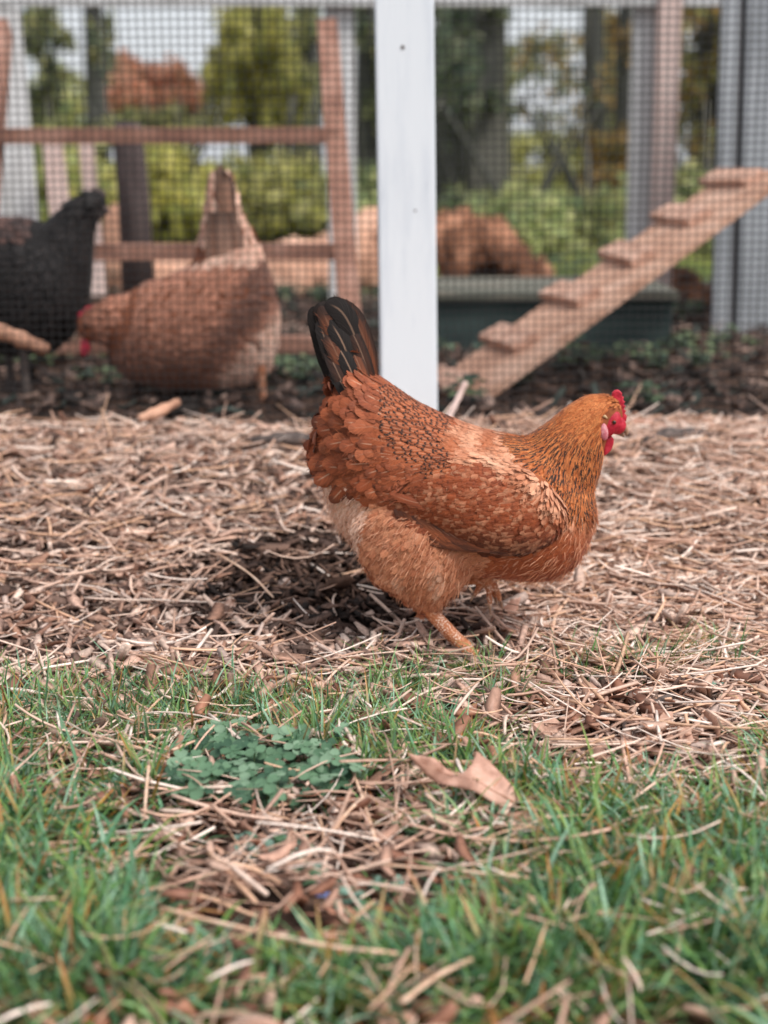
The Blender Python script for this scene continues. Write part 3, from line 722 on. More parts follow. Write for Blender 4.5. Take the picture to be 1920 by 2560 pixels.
def mesh_panel(x0, x1, z0, z1, tilt, label):
    """half inch welded wire: every wire its own thin bar, a little wavy"""
    V, F = [], []; R = 0.00062
    p = 0.0127
    def wire(P):
        b = len(V)
        for q in P:
            for a, c in ((1, 0), (0, 1), (-1, 0), (0, -1)): V.append((q, a, c))
        for i in range(len(P)-1):
            for k in range(4): F.append((b+i*4+k, b+i*4+(k+1) % 4, b+(i+1)*4+(k+1) % 4, b+(i+1)*4+k))
    xc, zc = (x0+x1)/2, (z0+z1)/2; out = []
    def bulge(x, z): return 0.006*vnoise(x, z, 3.0, 31) + 0.0012*vnoise(x, z, 25, 40)
    def sag(x, z): return 0.0022*vnoise(x, z, 9, 77), 0.0022*vnoise(x, z, 9, 99)
    pts = []
    nv, nh = int((x1-x0)/p), int((z1-z0)/p)
    for i in range(nv+1):
        x = x0 + i*p; zs = np.linspace(z0, z1, 26); P = []
        for z in zs:
            sx, sz = sag(x, z); P.append((x+sx + (z-zc)*-tilt, FY+0.030+bulge(x, z), z + sz + (x-xc)*tilt))
        b = len(V)
        for q in P:
            for a, c in ((1, 0), (0, 1), (-1, 0), (0, -1)): V.append((q[0]+a*R, q[1]+c*R, q[2]))
        for k2 in range(len(P)-1):
            for k in range(4): F.append((b+k2*4+k, b+k2*4+(k+1) % 4, b+(k2+1)*4+(k+1) % 4, b+(k2+1)*4+k))
    for j in range(nh+1):
        z = z0 + j*p; xs = np.linspace(x0, x1, 44); b = len(V); P = []
        for x in xs:
            sx, sz = sag(x, z); P.append((x+sx + (z-zc)*-tilt, FY+0.0285+bulge(x, z), z + sz + (x-xc)*tilt))
        for q in P:
            for a, c in ((1, 0), (0, 1), (-1, 0), (0, -1)): V.append((q[0], q[1]+a*R, q[2]+c*R))
        for k2 in range(len(P)-1):
            for k in range(4): F.append((b+k2*4+k, b+k2*4+(k+1) % 4, b+(k2+1)*4+(k+1) % 4, b+(k2+1)*4+k))
    o = link_mesh('wire_mesh', np_mesh('wire_mesh', V, F), M_WIRE, run); o['label'] = label
mesh_panel(-1.75, at(826, 600, FY).x, 0.04, _ztop-0.02, 0.002, 'left wire mesh panel')
mesh_panel(at(930, 600, FY).x, 1.75, 0.04, _ztop-0.02, 0.016, 'right wire mesh panel')
# top rail of the front (above the frame) and outer posts, so the run stands up from any side
bm = bmesh.new(); box(bm, (0, FY+0.008, _ztop+0.045), 3.6, 0.038, 0.089, None, 0.003); bm_obj('rail', bm, M_WHITE, run)
for sx in (-1.78, 1.78):
    bm = bmesh.new(); box(bm, (sx, FY+0.008, (_ztop)/2+0.03), 0.089, 0.038, _ztop-0.06, None, 0.003); bm_obj('post', bm, M_WHITE, run)
# back frame of the run
BY = 4.6
_bz = 0.11
def down_to(py_ref, Y): return proj(0, Y, _bz)[1]
yb = down_to(0, BY)
post_between('post', (700, 712), (764, 772), -20, yb, BY, 0.05, M_GREYW, run)
post_between('post', (1372, 1352), (1422, 1400), -20, yb, BY, 0.05, M_GREYW, run)
post_between('post', (1424, 1404), (1476, 1448), -20, yb, BY-0.05, 0.045, M_PINKW, run)
post_between('post', (-45, -40), (16, 18), -20, yb, BY, 0.05, M_GREYW, run)
rail('rail', -700, 2400, 13, -45, BY-0.035, 0.035, M_GREYW, run)

# coop wall on the right
CY = 3.95
coop = empty('chicken_coop', at(1620, 705, CY), 'grey white coop wall of upright boards at the right edge', 'chicken coop')
yc = proj(0, CY, 0.115)[1]
post_between('corner_board', (1568, 1540), (1606, 1576), -200, yc, CY, 0.03, M_COOPW, coop)
post_between('wall_board', (1622, 1592), (1740, 1700), -200, yc+6, CY+0.004, 0.03, M_COOPW, coop)
post_between('wall_board', (1748, 1708), (1860, 1815), -200, yc+6, CY+0.004, 0.03, M_COOPW, coop)
post_between('batten', (1596, 1566), (1640, 1606), -200, yc+4, CY+0.036, 0.03, M_DARKW, coop)
a = at(1612, -200, CY+0.92); a.z = at(1612, -200, CY).z; b2 = at(1860, yc, CY+0.09)
bm = bmesh.new(); box(bm, ((a.x+b2.x)/2+0.17, CY+0.5, (a.z+b2.z)/2), abs(b2.x-a.x)+0.3, 0.84, a.z-b2.z-0.004, None, 0.004); bm_obj('wall', bm, M_COOPW, coop)

# ramp with cleats
def make_ramp():
    phi = math.radians(20); 
    # near lower edge of the top face, bottom and top
    P0 = at(1050, 848, 2.80); P1 = at(1700, 372, 3.30)
    ax = (P1-P0).normalized(); L = (P1-P0).length + 0.05
    cr = Vector((-0.42, 0.9, 0.0)); cr = (cr - ax*cr.dot(ax)).normalized(); up = ax.cross(cr).normalized()
    if up.z < 0: up = -up
    root = empty('coop_ramp', P0, 'sloping wooden plank ramp with cross cleats leading up to the coop', 'ramp')
    Rm = Matrix((ax, cr, up)).transposed()
    Wd = 0.19
    bm = bmesh.new(); box(bm, P0 + ax*(L/2-0.05) + cr*Wd/2 - up*0.009, L+0.05, Wd, 0.018, Rm, 0.0025); bm_obj('plank', bm, M_RAMP, root)
    for k, s in enumerate((0.02, 0.185, 0.36, 0.53, 0.70, 0.87)):
        bm = bmesh.new(); box(bm, P0 + ax*(s) + cr*(Wd/2 + 0.034) + up*0.0092, 0.056, Wd*0.78, 0.017, Rm @ Matrix.Rotation(-0.22+random.uniform(-.12, .12), 3, 'Z'), 0.002)
        bm_obj('cleat', bm, M_CLEAT, root)
make_ramp()

# roosting ladder
def make_ladder():
    root = empty('roost_ladder', at(390, 760, 3.3), 'reddish wooden roosting ladder with two rungs behind the brown hen', 'ladder')
    def bar(name, p, q, w_, d_, mat=M_ROOST):
        ax = (q-p); L = ax.length; ax.normalize(); s = Vector((0, 1, 0)); s = (s-ax*s.dot(ax)).normalized(); n = ax.cross(s)
        bm = bmesh.new(); box(bm, (p+q)/2, L, d_, w_, Matrix((ax, s, n)).transposed(), 0.002); return bm_obj(name, bm, mat, root)
    bar('side_rail', at(765, 800, 3.25), at(708, 58, 3.75), 0.046, 0.06)
    bar('side_rail', at(-55, 800, 3.25), at(6, 58, 3.75), 0.034, 0.06)
    bar('rung', at(-20, 294, 3.56), at(735, 292, 3.56), 0.034, 0.034)
    bar('rung', at(-40, 545, 3.40), at(755, 543, 3.40), 0.034, 0.034)
    bar('rung', at(-50, 745, 3.27), at(770, 743, 3.27), 0.034, 0.034)
make_ladder()

# boards and post leaning behind the ladder
def lean(name, p, q, w_, d_, mat, lab, cat, grp=None):
    ax = (q-p); L = ax.length; ax.normalize(); s = Vector((0, 1, 0)); s = (s-ax*s.dot(ax)).normalized(); n = ax.cross(s)
    bm = bmesh.new(); box(bm, (p+q)/2, L, d_, w_, Matrix((ax, s, n)).transposed(), 0.003)
    return tag(centre_origin(bm_obj(name, bm, mat)), lab, cat, grp)
lean('board', at(70, 640, 4.1), at(15, 20, 4.2), 0.066, 0.02, M_GREYW, 'wide grey white board leaning at the left edge behind the black hen', 'board', 'boards leaning inside the run')
lean('board', at(150, 640, 4.0), at(112, 300, 4.05), 0.050, 0.02, M_PINKW, 'pinkish board left of the narrow one behind the black hen head', 'board', 'boards leaning inside the run')
lean('board', at(215, 640, 4.0), at(186, 300, 4.05), 0.036, 0.02, M_PINKW, 'narrowest pinkish board right above the black hen head', 'board', 'boards leaning inside the run')
def dark_post():
    bm = bmesh.new(); tube(bm, [at(300, 640, 4.0), at(288, 420, 4.0), at(276, 285, 4.0), at(275, 268, 4.0), at(275, 262, 4.0)], [.042, .040, .038, .032, .014], 14)
    tag(centre_origin(bm_obj('fence_post', bm, M_DARKW, None, True)), 'dark round topped post standing behind the roosting ladder', 'post')
dark_post()

# low dark green box with a pale lid
def green_box():
    Y = 3.55; a = at(880, 650, Y); b = at(1450, 762, Y)
    root = empty('wooden_box', Vector(((a.x+b.x)/2, Y, b.z)), 'low dark green wooden box with pale weathered lid behind the ramp', 'box')
    bm = bmesh.new(); box(bm, ((a.x+b.x)/2, Y+0.2, (a.z+b.z)/2), b.x-a.x, 0.4, a.z-b.z, None, 0.004); bm_obj('side_board', bm, M_GREENW, root)
    bm = bmesh.new(); box(bm, ((a.x+b.x)/2, Y+0.195, a.z+0.0125), b.x-a.x+0.02, 0.43, 0.02, None, 0.004); bm_obj('lid', bm, M_LID, root)
green_box()

# logs behind the run
def make_log(name, pts, rads, lab, seed, mat=M_LOG, amp=1.2):
    bm = bmesh.new(); q = spline(pts, 50); r = np.interp(np.linspace(0, 1, 50), np.linspace(0, 1, len(rads)), rads)
    tube(bm, q, r, 40)
    for v in bm.verts:
        n = noise.noise(v.co*6+Vector((seed, 0, 0)))*0.4 + noise.noise(v.co*15+Vector((0, seed, 0)))*0.25
        n += noise.noise(v.co*34)*0.15; v.co += Vector((0.02*n, 0.05*n, 0.07*n))*amp
    o = tag(centre_origin(bm_obj(name, bm, mat, None, True)), lab, 'log', 'logs beyond the run')
make_log('fallen_log', [at(945,560,5.3), at(1010,535,5.3), at(1075,545,5.3), at(1120,575,5.2), at(1185,612,5.1)], [.13,.12,.10,.055,.02], 'russet tapering log end right of the white post', 3.0, M_RLOG, 2.2)
make_log('fallen_log', [at(560,630,5.2), at(640,618,5.2), at(720,600,5.3), at(800,560,5.4), at(860,540,5.4)], [.13,.15,.14,.16,.16], 'pale pink log between the brown hen and the white post', 9.0)
make_log('fallen_log', [at(170,600,5.2), at(250,605,5.2), at(330,612,5.2), at(430,620,5.2)], [.10,.11,.10,.09], 'pale pink log behind the black hen neck', 14.0)
make_log('fallen_log', [at(1440,620,4.9), at(1480,640,4.8), at(1530,685,4.7)], [.07,.06,.04], 'short brown log below the ramp beside the coop', 21.0, M_RLOG)
bm = bmesh.new(); tube(bm, spline([at(232,600,5.0), at(240,520,5.0), at(246,470,5.0), at(250,440,5.0)], 8), [.05,.045,.04,.036,.034,.03,.024,.012], 10)
for v in bm.verts: v.co += Vector((1, 1, 0))*0.012*noise.noise(v.co*14)
tag(centre_origin(bm_obj('broken_stump', bm, M_LOG, None, True)), 'thin orange broken stump behind the black hen beak', 'stump')

# ------------------------------------------------------------------ trees and shrubs beyond the run
def leaf_cloud(blobs, n, size, pal, wts=None, droop=0.0):
    """leaf clumps spread through the volume of several blobs (centre, radii)"""
    V = np.zeros((0, 3)); tot = sum(b[1][0]*b[1][1]*b[1][2] for b in blobs); P = []; 
    for c, r in blobs:
        m = max(20, int(n*(r[0]*r[1]*r[2])/tot))
        nc = max(5, m//28)
        cl = RNG.normal(0, 1, (nc, 3)); cl /= np.linalg.norm(cl, axis=1)[:, None]; cl *= (RNG.uniform(0.15, 1, (nc, 1))**0.5)
        idx = RNG.integers(0, nc, m)
        p = cl[idx] + RNG.normal(0, 0.16, (m, 3))
        P.append(p*np.array(r) + np.array(c))
    P = np.concatenate(P); m = len(P)
    d = RNG.normal(0, 1, (m, 3)); d[:, 2] -= droop; d /= np.linalg.norm(d, axis=1)[:, None]
    e = np.cross(d, RNG.normal(0, 1, (m, 3))); e /= np.linalg.norm(e, axis=1)[:, None]
    nn = np.cross(d, e)
    L = size*RNG.uniform(0.6, 1.4, m)[:, None]; W = L*0.55
    V = np.stack([P-d*L*0.5, P+e*W*0.5-nn*W*0.15, P+d*L*0.5, P-e*W*0.5-nn*W*0.15], 1).reshape(-1, 3)
    F = np.arange(m*4).reshape(-1, 4)
    C = np.repeat(pick(pal, m, wts, 0.25), 4, 0)
    return np_mesh('crown', V, F, {'Col': ('FLOAT_COLOR', C)})
def tree(name, px, Y, r0, top_z, blobs, n, size, pal, lab, cat='tree', grp='trees beyond the run', wts=None, lean_=0.0, limbs=4, bark=M_BARK, droop=0.0):
    b = at(px, 400, Y); gz = ground_z(b.x, Y)
    base = Vector((b.x, Y, gz)); root = empty(name, base, lab, cat, grp)
    bm = bmesh.new()
    P = [base - Vector((0, 0, .1)), base + Vector((lean_*0.3, 0, (top_z-gz)*0.3)), base + Vector((lean_*0.6, .05, (top_z-gz)*0.65)), base + Vector((lean_, 0, top_z-gz))]
    tube(bm, spline(P, 12), [r0*(1.25 - 0.9*i/11) for i in range(12)], 12)
    for k in range(limbs):
        t = random.uniform(0.35, 0.9); s = base + Vector((lean_*t, 0, (top_z-gz)*t)); a = random.random()*2*PI
        l = random.uniform(0.5, 1.2)*(top_z-gz)*0.3
        e = s + Vector((math.cos(a)*l, math.sin(a)*l, l*random.uniform(0.2, 0.8)))
        tube(bm, spline([s, (s+e)/2+Vector((0, 0, .06*l)), e], 6), [r0*0.4*(1-0.8*i/5) for i in range(6)], 7)
    bm_obj('trunk', bm, bark, root, True)
    bl = [((at(x, y, Y+dy)), (rx*K*(Y+dy)/4000, ry_, rz*K*(Y+dy)/4000)) for x, y, dy, rx, ry_, rz in blobs]
    link_mesh('crown', leaf_cloud(bl, n, size, pal, wts, droop), M_LEAF, root)
    return root
def shrub(name, px, py, Y, blobs, n, size, pal, lab, grp='shrubs beyond the run', wts=None):
    b = at(px, py, Y); gz = ground_z(b.x, Y); root = empty(name, (b.x, Y, gz), lab, 'shrub', grp)
    bm = bmesh.new()
    for k in range(5):
        a = random.random()*2*PI; tube(bm, spline([Vector((b.x, Y, gz-.05)), Vector((b.x+.12*math.cos(a), Y+.12*math.sin(a), gz+.25)), Vector((b.x+.35*math.cos(a), Y+.3*math.sin(a), gz+.6))], 6), [.02,.018,.015,.012,.009,.005], 6)
    bm_obj('stem', bm, M_BARK, root, True)
    bl = [((at(x, y, Y+dy)), (rx*K*(Y+dy)/4000, ry_, rz*K*(Y+dy)/4000)) for x, y, dy, rx, ry_, rz in blobs]
    link_mesh('foliage', leaf_cloud(bl, n, size, pal, wts), M_LEAF, root)
DG = [S(108,122,100), S(128,138,112), S(88,102,88), S(148,152,122)]
YG = [S(206,198,118), S(188,186,110), S(220,212,138), S(164,168,102)]
OL = [S(166,164,110), S(142,146,98), S(186,180,126), S(124,130,92)]
BR = [S(176,146,98), S(190,156,100), S(148,130,92), S(162,156,106)]
RU = [S(224,170,144), S(210,152,126), S(186,144,112), S(232,188,164)]
MG = [S(164,178,126), S(186,190,132), S(138,156,112), S(200,200,144)]
# right window
tree('dark_tree', 1005, 8.0, 0.17, 4.5, [(985,120,0,55,.6,150),(1050,50,0.2,45,.5,40),(985,350,0.4,50,.5,110),(1040,230,0,28,.4,40),(1250,-40,0,160,.6,35)], 3600, 0.075, DG, 'large dark tree right of the white post', lean_=0.1)
tree('bare_branched_tree', 1290, 11.0, 0.08, 3.2, [(1330,320,0,50,.6,110),(1130,248,0,95,.5,16),(1240,150,0,120,.7,90),(1215,270,0.3,40,.4,35)], 620, 0.085, BR+DG, 'thin brown leaved tree with sky showing through it', lean_=-0.15, limbs=7)
tree('slim_tree', 1345, 9.0, 0.06, 3.5, [(1348,60,0,18,.4,90),(1320,350,0,60,.5,90),(1290,440,0,60,.5,60)], 1300, 0.08, BR, 'slim brown tree beside the paired back posts', limbs=3)
tree('olive_tree', 1520, 9.5, 0.09, 3.4, [(1520,60,0,95,.7,110),(1530,240,0,90,.7,110),(1620,150,0,70,.6,160),(1750,120,0,160,.8,220)], 5200, 0.085, OL+BR, 'olive brown tree left of the coop wall')
tree('grey_green_tree', 795, 9.0, 0.07, 3.2, [(790,60,0,30,.5,80),(800,200,0.2,34,.5,90),(870,200,0,60,.5,180)], 1500, 0.08, DG+OL, 'grey green tree half hidden by the white post')
# left window
tree('dark_trunked_tree', 215, 9.0, 0.055, 3.6, [(95,70,0,60,.5,60),(80,180,0.2,50,.5,40),(60,260,0,30,.4,40),(222,90,0,14,.3,110)], 900, 0.08, OL+DG, 'dark slender trunked tree in the left opening', limbs=6)
tree('yellow_tree', 560, 9.5, 0.06, 3.4, [(520,130,0,50,.5,130),(590,150,0,42,.5,140),(470,190,0,28,.4,90),(640,200,0,24,.4,80)], 3600, 0.08, YG, 'yellow green tree in the left opening', droop=0.8)
tree('dark_tree', 668, 10.5, 0.08, 3.4, [(668,60,0,30,.5,50),(672,190,0,22,.5,90)], 800, 0.08, DG+OL, 'small dark tree between the yellow tree and the grey post')
shrub('russet_shrub', 340, 400, 10.0, [(290,190,0,60,.5,62),(370,205,0,62,.5,60),(400,260,0.1,45,.5,50),(270,250,0,50,.5,50)], 3200, 0.075, RU, 'russet pink shrub in the left opening')
shrub('olive_shrub', 340, 400, 8.8, [(300,275,0,70,.5,30),(400,268,0,60,.5,34),(250,290,0,60,.4,30)], 1200, 0.07, OL, 'olive shrub in front of the russet one')
for px, Y, cx, cy, rx, rz, n, pal, lab in (
    (110, 15.0, 120, 215, 95, 60, 700, OL+MG, 'hazy olive tree far behind the leaning boards'),
    (300, 17.0, 330, 240, 110, 50, 900, OL+BR, 'hazy brown green tree far behind the russet shrub'),
    (640, 16.0, 640, 180, 60, 120, 800, YG+OL, 'hazy yellowish tree far behind the small dark tree'),
    (1180, 18.0, 1190, 330, 140, 70, 1000, OL+YG, 'hazy olive tree low in the right opening'),
    (1310, 15.0, 1320, 200, 42, 190, 800, BR+OL, 'hazy brown tree far behind the paired back posts'),
    (1090, 16.0, 1080, 190, 40, 90, 420, OL+DG, 'hazy grey green tree beside the large dark trunk')):
    tree('far_tree', px, Y, 0.07, at(px, max(cy-rz, 20), Y).z, [(cx,cy,0,rx,1.0,rz),(cx-rx*.5,cy+rz*.4,.5,rx*.7,.8,rz*.7),(cx+rx*.45,cy-rz*.3,-.4,rx*.6,.8,rz*.6)], n, 0.13, pal, lab, grp='far trees beyond the run', limbs=3)
for i, (px, py, Y, rx, rz, pal, lab) in enumerate([
    (360,420,7.2,120,95,YG,'bright yellow green shrub behind the dark round topped post'),
    (590,440,7.4,130,100,OL+YG,'olive yellow shrub behind the brown hen tail'),
    (120,400,7.6,110,110,MG+YG,'yellow green shrub behind the leaning boards'),
    (790,470,7.3,70,90,MG,'green shrub half hidden by the white post'),
    (1120,490,7.0,95,85,MG,'mid green shrub above the russet log'),
    (1280,500,7.4,100,90,OL+MG,'olive shrub left of the paired posts'),
    (1530,480,7.2,110,110,MG+OL,'green shrub between the paired posts and the coop'),
    (1010,470,7.8,70,60,DG+MG,'dark green shrub at the foot of the large dark tree'),
    (-150,420,7.4,150,130,OL,'olive shrub beyond the left edge boards'),
    (1850,430,7.6,160,150,OL,'olive shrub behind the coop wall')]):
    shrub('bush', px, py, Y, [(px,py,0,rx,.55,rz),(px-rx*0.5,py+rz*0.5,-.2,rx*.7,.4,rz*.6),(px+rx*0.5,py+rz*0.5,-.2,rx*.7,.4,rz*.6)], 3400, 0.07, pal, lab)

# ------------------------------------------------------------------ hens
class Bird:
    def __init__(s, Y, ref):
        s.Y = Y; s.m = (at(ref[0], ref[1], Y) - Vector((0, 0, CAMZ))).length*K/4000
    def p(s, px, py, d=0.0): 
        v = at(px, py, s.Y); return Vector((v.x, s.Y + d*s.m, v.z))     # d: depth in measured pixels, negative towards the viewer
    def inv(s, v): return proj(v.x, s.Y, v.z)
def loft(bm, B, st, n=24):
    """st: (px, py, nx, ny, a, b, d): centre, in-plane normal, half height, half depth, depth offset"""
    rings = []
    for px, py, nx, ny, a, b, d in st:
        l = math.hypot(nx, ny); nx /= l; ny /= l; ring = []
        for k in range(n):
            t = 2*PI*k/n
            ring.append(bm.verts.new(B.p(px + nx*a*math.cos(t), py + ny*a*math.cos(t), d + b*math.sin(t))))
        rings.append(ring)
    for i in range(len(rings)-1):
        for k in range(n): bm.faces.new((rings[i][k], rings[i][(k+1) % n], rings[i+1][(k+1) % n], rings[i+1][k]))
    bm.faces.new(rings[0][::-1]); bm.faces.new(rings[-1])
def vert_st(rows):           # (x, top, bottom, b[, d])
    return [(r[0], (r[1]+r[2])/2, 0, 1, (r[2]-r[1])/2, r[3], r[4] if len(r) > 4 else 0) for r in rows]
def path_st(rows):           # (x, y, a, b[, d]) along a path
    out = []
    for i, r in enumerate(rows):
        q0, q1 = rows[max(0, i-1)], rows[min(len(rows)-1, i+1)]
        dx, dy = q1[0]-q0[0], q1[1]-q0[1]; out.append((r[0], r[1], -dy, dx, r[2], r[3], r[4] if len(r) > 4 else 0))
    return out
def fuse(bm, voxel, it=4):
    bmesh.ops.recalc_face_normals(bm, faces=bm.faces[:])
    me = bpy.data.meshes.new('tmp'); bm.to_mesh(me); bm.free()
    o = bpy.data.objects.new('tmp', me); COL.objects.link(o)
    md = o.modifiers.new('r', 'REMESH'); md.mode = 'VOXEL'; md.voxel_size = voxel
    dg = bpy.context.evaluated_depsgraph_get(); r = bpy.data.meshes.new_from_object(o.evaluated_get(dg))
    bpy.data.objects.remove(o)
    b2 = bmesh.new(); b2.from_mesh(r)
    for _ in range(it): bmesh.ops.smooth_vert(b2, verts=b2.verts[:], factor=0.5, use_axis_x=True, use_axis_y=True, use_axis_z=True)
    b2.to_mesh(r); b2.free(); return r
def surface_samples(me, n):
    me.calc_loop_triangles(); nv = len(me.vertices)
    co = np.empty(nv*3); me.vertices.foreach_get('co', co); co = co.reshape(-1, 3)
    no = np.empty(nv*3); me.vertices.foreach_get('normal', no); no = no.reshape(-1, 3)
    tri = np.empty(len(me.loop_triangles)*3, dtype=np.int32); me.loop_triangles.foreach_get('vertices', tri); tri = tri.reshape(-1, 3)
    a, b, c = co[tri[:, 0]], co[tri[:, 1]], co[tri[:, 2]]
    ar = np.linalg.norm(np.cross(b-a, c-a), axis=1); t = RNG.choice(len(tri), n, p=ar/ar.sum())
    u = RNG.uniform(0, 1, n); v = RNG.uniform(0, 1, n); f = u+v > 1; u[f] = 1-u[f]; v[f] = 1-v[f]
    P = a[t] + (b[t]-a[t])*u[:, None] + (c[t]-a[t])*v[:, None]
    N = no[tri[t, 0]]*(1-u-v)[:, None] + no[tri[t, 1]]*u[:, None] + no[tri[t, 2]]*v[:, None]
    return P, N/np.linalg.norm(N, axis=1)[:, None]

class Feathers:
    """collects curved feather vanes into one mesh"""
    def __init__(s): s.V, s.F, s.C, s.U, s.P = [], [], [], [], []
    def add(s, pts, side, nrm, W, col, lace=0.0, shaft=0.0, spot=0.0, tip=0.5, cup=0.22, tipcol=None):
        """pts: points along the shaft; side/nrm lists; tip: bluntness"""
        k = len(pts); b = len(s.V); r = random.random(); ts = TS(k); q5 = (-1, -0.55, 0, 0.55, 1)
        tc = tipcol or col
        for i in range(k):
            t = ts[i]
            wv = W*0.5*min(1.0, 0.35+t*2.2)*(max(0.0, 1-t**(2+5*tip))**0.5 if t < 1 else 0.05)
            for q in q5:
                p = pts[i] + side[i]*(q*wv) - nrm[i]*(cup*abs(q)**1.6*wv) 
                s.V.append((p.x, p.y, p.z)); s.C.append(tuple(col[j]*(1-t)+tc[j]*t for j in range(3))+(1.0,)); s.U.append((q, t, r)); s.P.append((lace, shaft, spot))
        for i in range(k-1):
            for q in range(4): s.F.append((b+i*5+q, b+i*5+q+1, b+(i+1)*5+q+1, b+(i+1)*5+q))
        L = (pts[-1]-pts[0]).length; td = (pts[-1]-pts[-2]).normalized()
        for _ in range(s.barbs):                             # loose barbs along the rim
            t = random.uniform(0.45, 0.97); i = max(j for j in range(k-1) if ts[j] <= t); f = (t-ts[i])/(ts[i+1]-ts[i]); q = random.choice((-1, 1))*random.uniform(.55, .98)
            wv = W*0.5*min(1.0, 0.35+t*2.2)*max(0.0, 1-t**(2+5*tip))**0.5
            o = pts[i].lerp(pts[i+1], f) + side[i]*(q*wv) - nrm[i]*(cup*abs(q)**1.6*wv)
            d = (td + side[i]*(q*random.uniform(.2, .9)) + nrm[i]*random.uniform(-.05, .18)).normalized(); e = o + d*min(L*random.uniform(.08, .2), 0.006); h = d.cross(nrm[i]).normalized()*0.00035
            b = len(s.V); cc = tuple((col[j]*(1-t)+tc[j]*t)*1.06 for j in range(3))+(1.0,)
            for v in (o-h, o+h, e+h*.3, e-h*.3): s.V.append((v.x, v.y, v.z)); s.C.append(cc); s.U.append((q*.5, .3, r)); s.P.append((0, 0, 0))
            s.F.append((b, b+1, b+2, b+3))
    bvh = None; barbs = 0
    def lay(s, p, n, d, L, W, col, lift=0.12, k=7, **kw):
        """a feather lying on the surface at p (its root), pointing along d"""
        t = d - n*d.dot(n)
        if t.length < 0.15: return
        t.normalize(); sd_ = n.cross(t).normalized()
        pts, ss, nn = [], [], []
        for i in range(k):
            q = TS(k)[i]; h = -0.06*L + lift*L*(1.5*q - 0.85*q*q)
            x = p + t*(q*L) + n*h; nl = n
            if s.bvh and i > 0:                              # stay above the body where it is hollow
                loc, nr, _, _ = s.bvh.find_nearest(x)
                e = (x-loc).dot(nr); lo = (0.0012 + 0.05*L*q)
                if e < lo and (x-loc).length < 0.03: x = x + nr*(lo-e); nl = (n*0.5 + nr*0.5).normalized()
            pts.append(x); ss.append(sd_); nn.append(nl)
        s.add(pts, ss, nn, W, col, **kw)
    def curve(s, P, nrm, W, col, k=10, **kw):
        q = spline(P, k, TS(k)); ss, nn = [], []
        for i in range(k):
            t = (q[min(i+1, k-1)]-q[max(i-1, 0)]).normalized(); sd_ = t.cross(nrm).normalized(); ss.append(sd_); nn.append(sd_.cross(t).normalized())
        if nn[0].dot(nrm) < 0: nn = [-x for x in nn]
        s.add(q, ss, nn, W, col, **kw)
    def build(s, name, parent, mat=None):
        if not s.V: return None
        me = np_mesh(name, s.V, s.F, {'Col': ('FLOAT_COLOR', s.C), 'fuv': ('FLOAT_VECTOR', s.U), 'fpar': ('FLOAT_VECTOR', s.P)})
        return link_mesh(name, me, mat or M_FEATHER, parent)
def flow(field, px, py):
    sx = sy = 0.0
    for x, y, dx, dy in field:
        w_ = 1/(((px-x)**2+(py-y)**2)+300)**1.5; l = math.hypot(dx, dy); sx += w_*dx/l; sy += w_*dy/l
    l = math.hypot(sx, sy) or 1; return sx/l, sy/l
class Grid:
    def __init__(s, c): s.c = c; s.d = {}
    def ok(s, p, r):
        k = tuple(int(math.floor(x/s.c)) for x in p); m = int(math.ceil(r/s.c))
        for i in range(-m, m+1):
            for j in range(-m, m+1):
                for l in range(-m, m+1):
                    for q in s.d.get((k[0]+i, k[1]+j, k[2]+l), ()):
                        if (q-p).length < r: return False
        s.d.setdefault(k, []).append(p); return True

def mk_leg(B, root, hock, ankle, toes, back, r0=15, r1=11, name='leg', mat=None):
    """scaled shank with three front toes and one back toe; points are (px,py,d)"""
    bm = bmesh.new(); h, a = B.p(*hock), B.p(*ankle); m = B.m
    tube(bm, spline([h + (h-a)*0.25, h, h.lerp(a, .5), a], 10), [r0*m*1.1, r0*m*1.05, r0*m, r0*m*.92, r1*m, r1*m, r1*m, r1*m*1.02, r1*m*1.1, r1*m*1.2], 14)
    bmesh.ops.create_uvsphere(bm, u_segments=12, v_segments=8, radius=r1*m*1.25, matrix=Matrix.Translation(a))
    cl = []
    for T in toes + [back]:
        P = [B.p(*q) for q in T]; P = [a] + P
        q = spline(P, 10); tube(bm, q, [m*(9.5 - 4.2*i/9 + (0.8 if i % 3 == 1 else 0)) for i in range(10)], 9)
        cl.append((q[-1], (q[-1]-q[-2]).normalized()))
    leg = link_mesh(name, fuse(bm, 0.0018, 2), mat or M_LEG, root)
    for c, d in cl:
        bm = bmesh.new(); tube(bm, spline([c-d*4*m, c+d*6*m+Vector((0, 0, 1.5*m)), c+d*15*m-Vector((0, 0, 3*m))], 6), [4.4*m, 4.2*m, 3.6*m, 2.8*m, 1.8*m, .6*m], 8)
        bm_obj('claw', bm, M_HORN, leg, True)
def plate(B, poly, d0, th, bev, sub=True):
    """a fleshy plate from a side outline, rounded edges; used for comb and wattles"""
    bm = bmesh.new(); f = [bm.verts.new(B.p(x, y, d0-th)) for x, y in poly]; g = [bm.verts.new(B.p(x, y, d0+th)) for x, y in poly]
    bm.faces.new(f); bm.faces.new(g[::-1]); n = len(poly)
    for i in range(n): bm.faces.new((f[i], g[i], g[(i+1) % n], f[(i+1) % n]))
    bmesh.ops.recalc_face_normals(bm, faces=bm.faces[:]); return bm

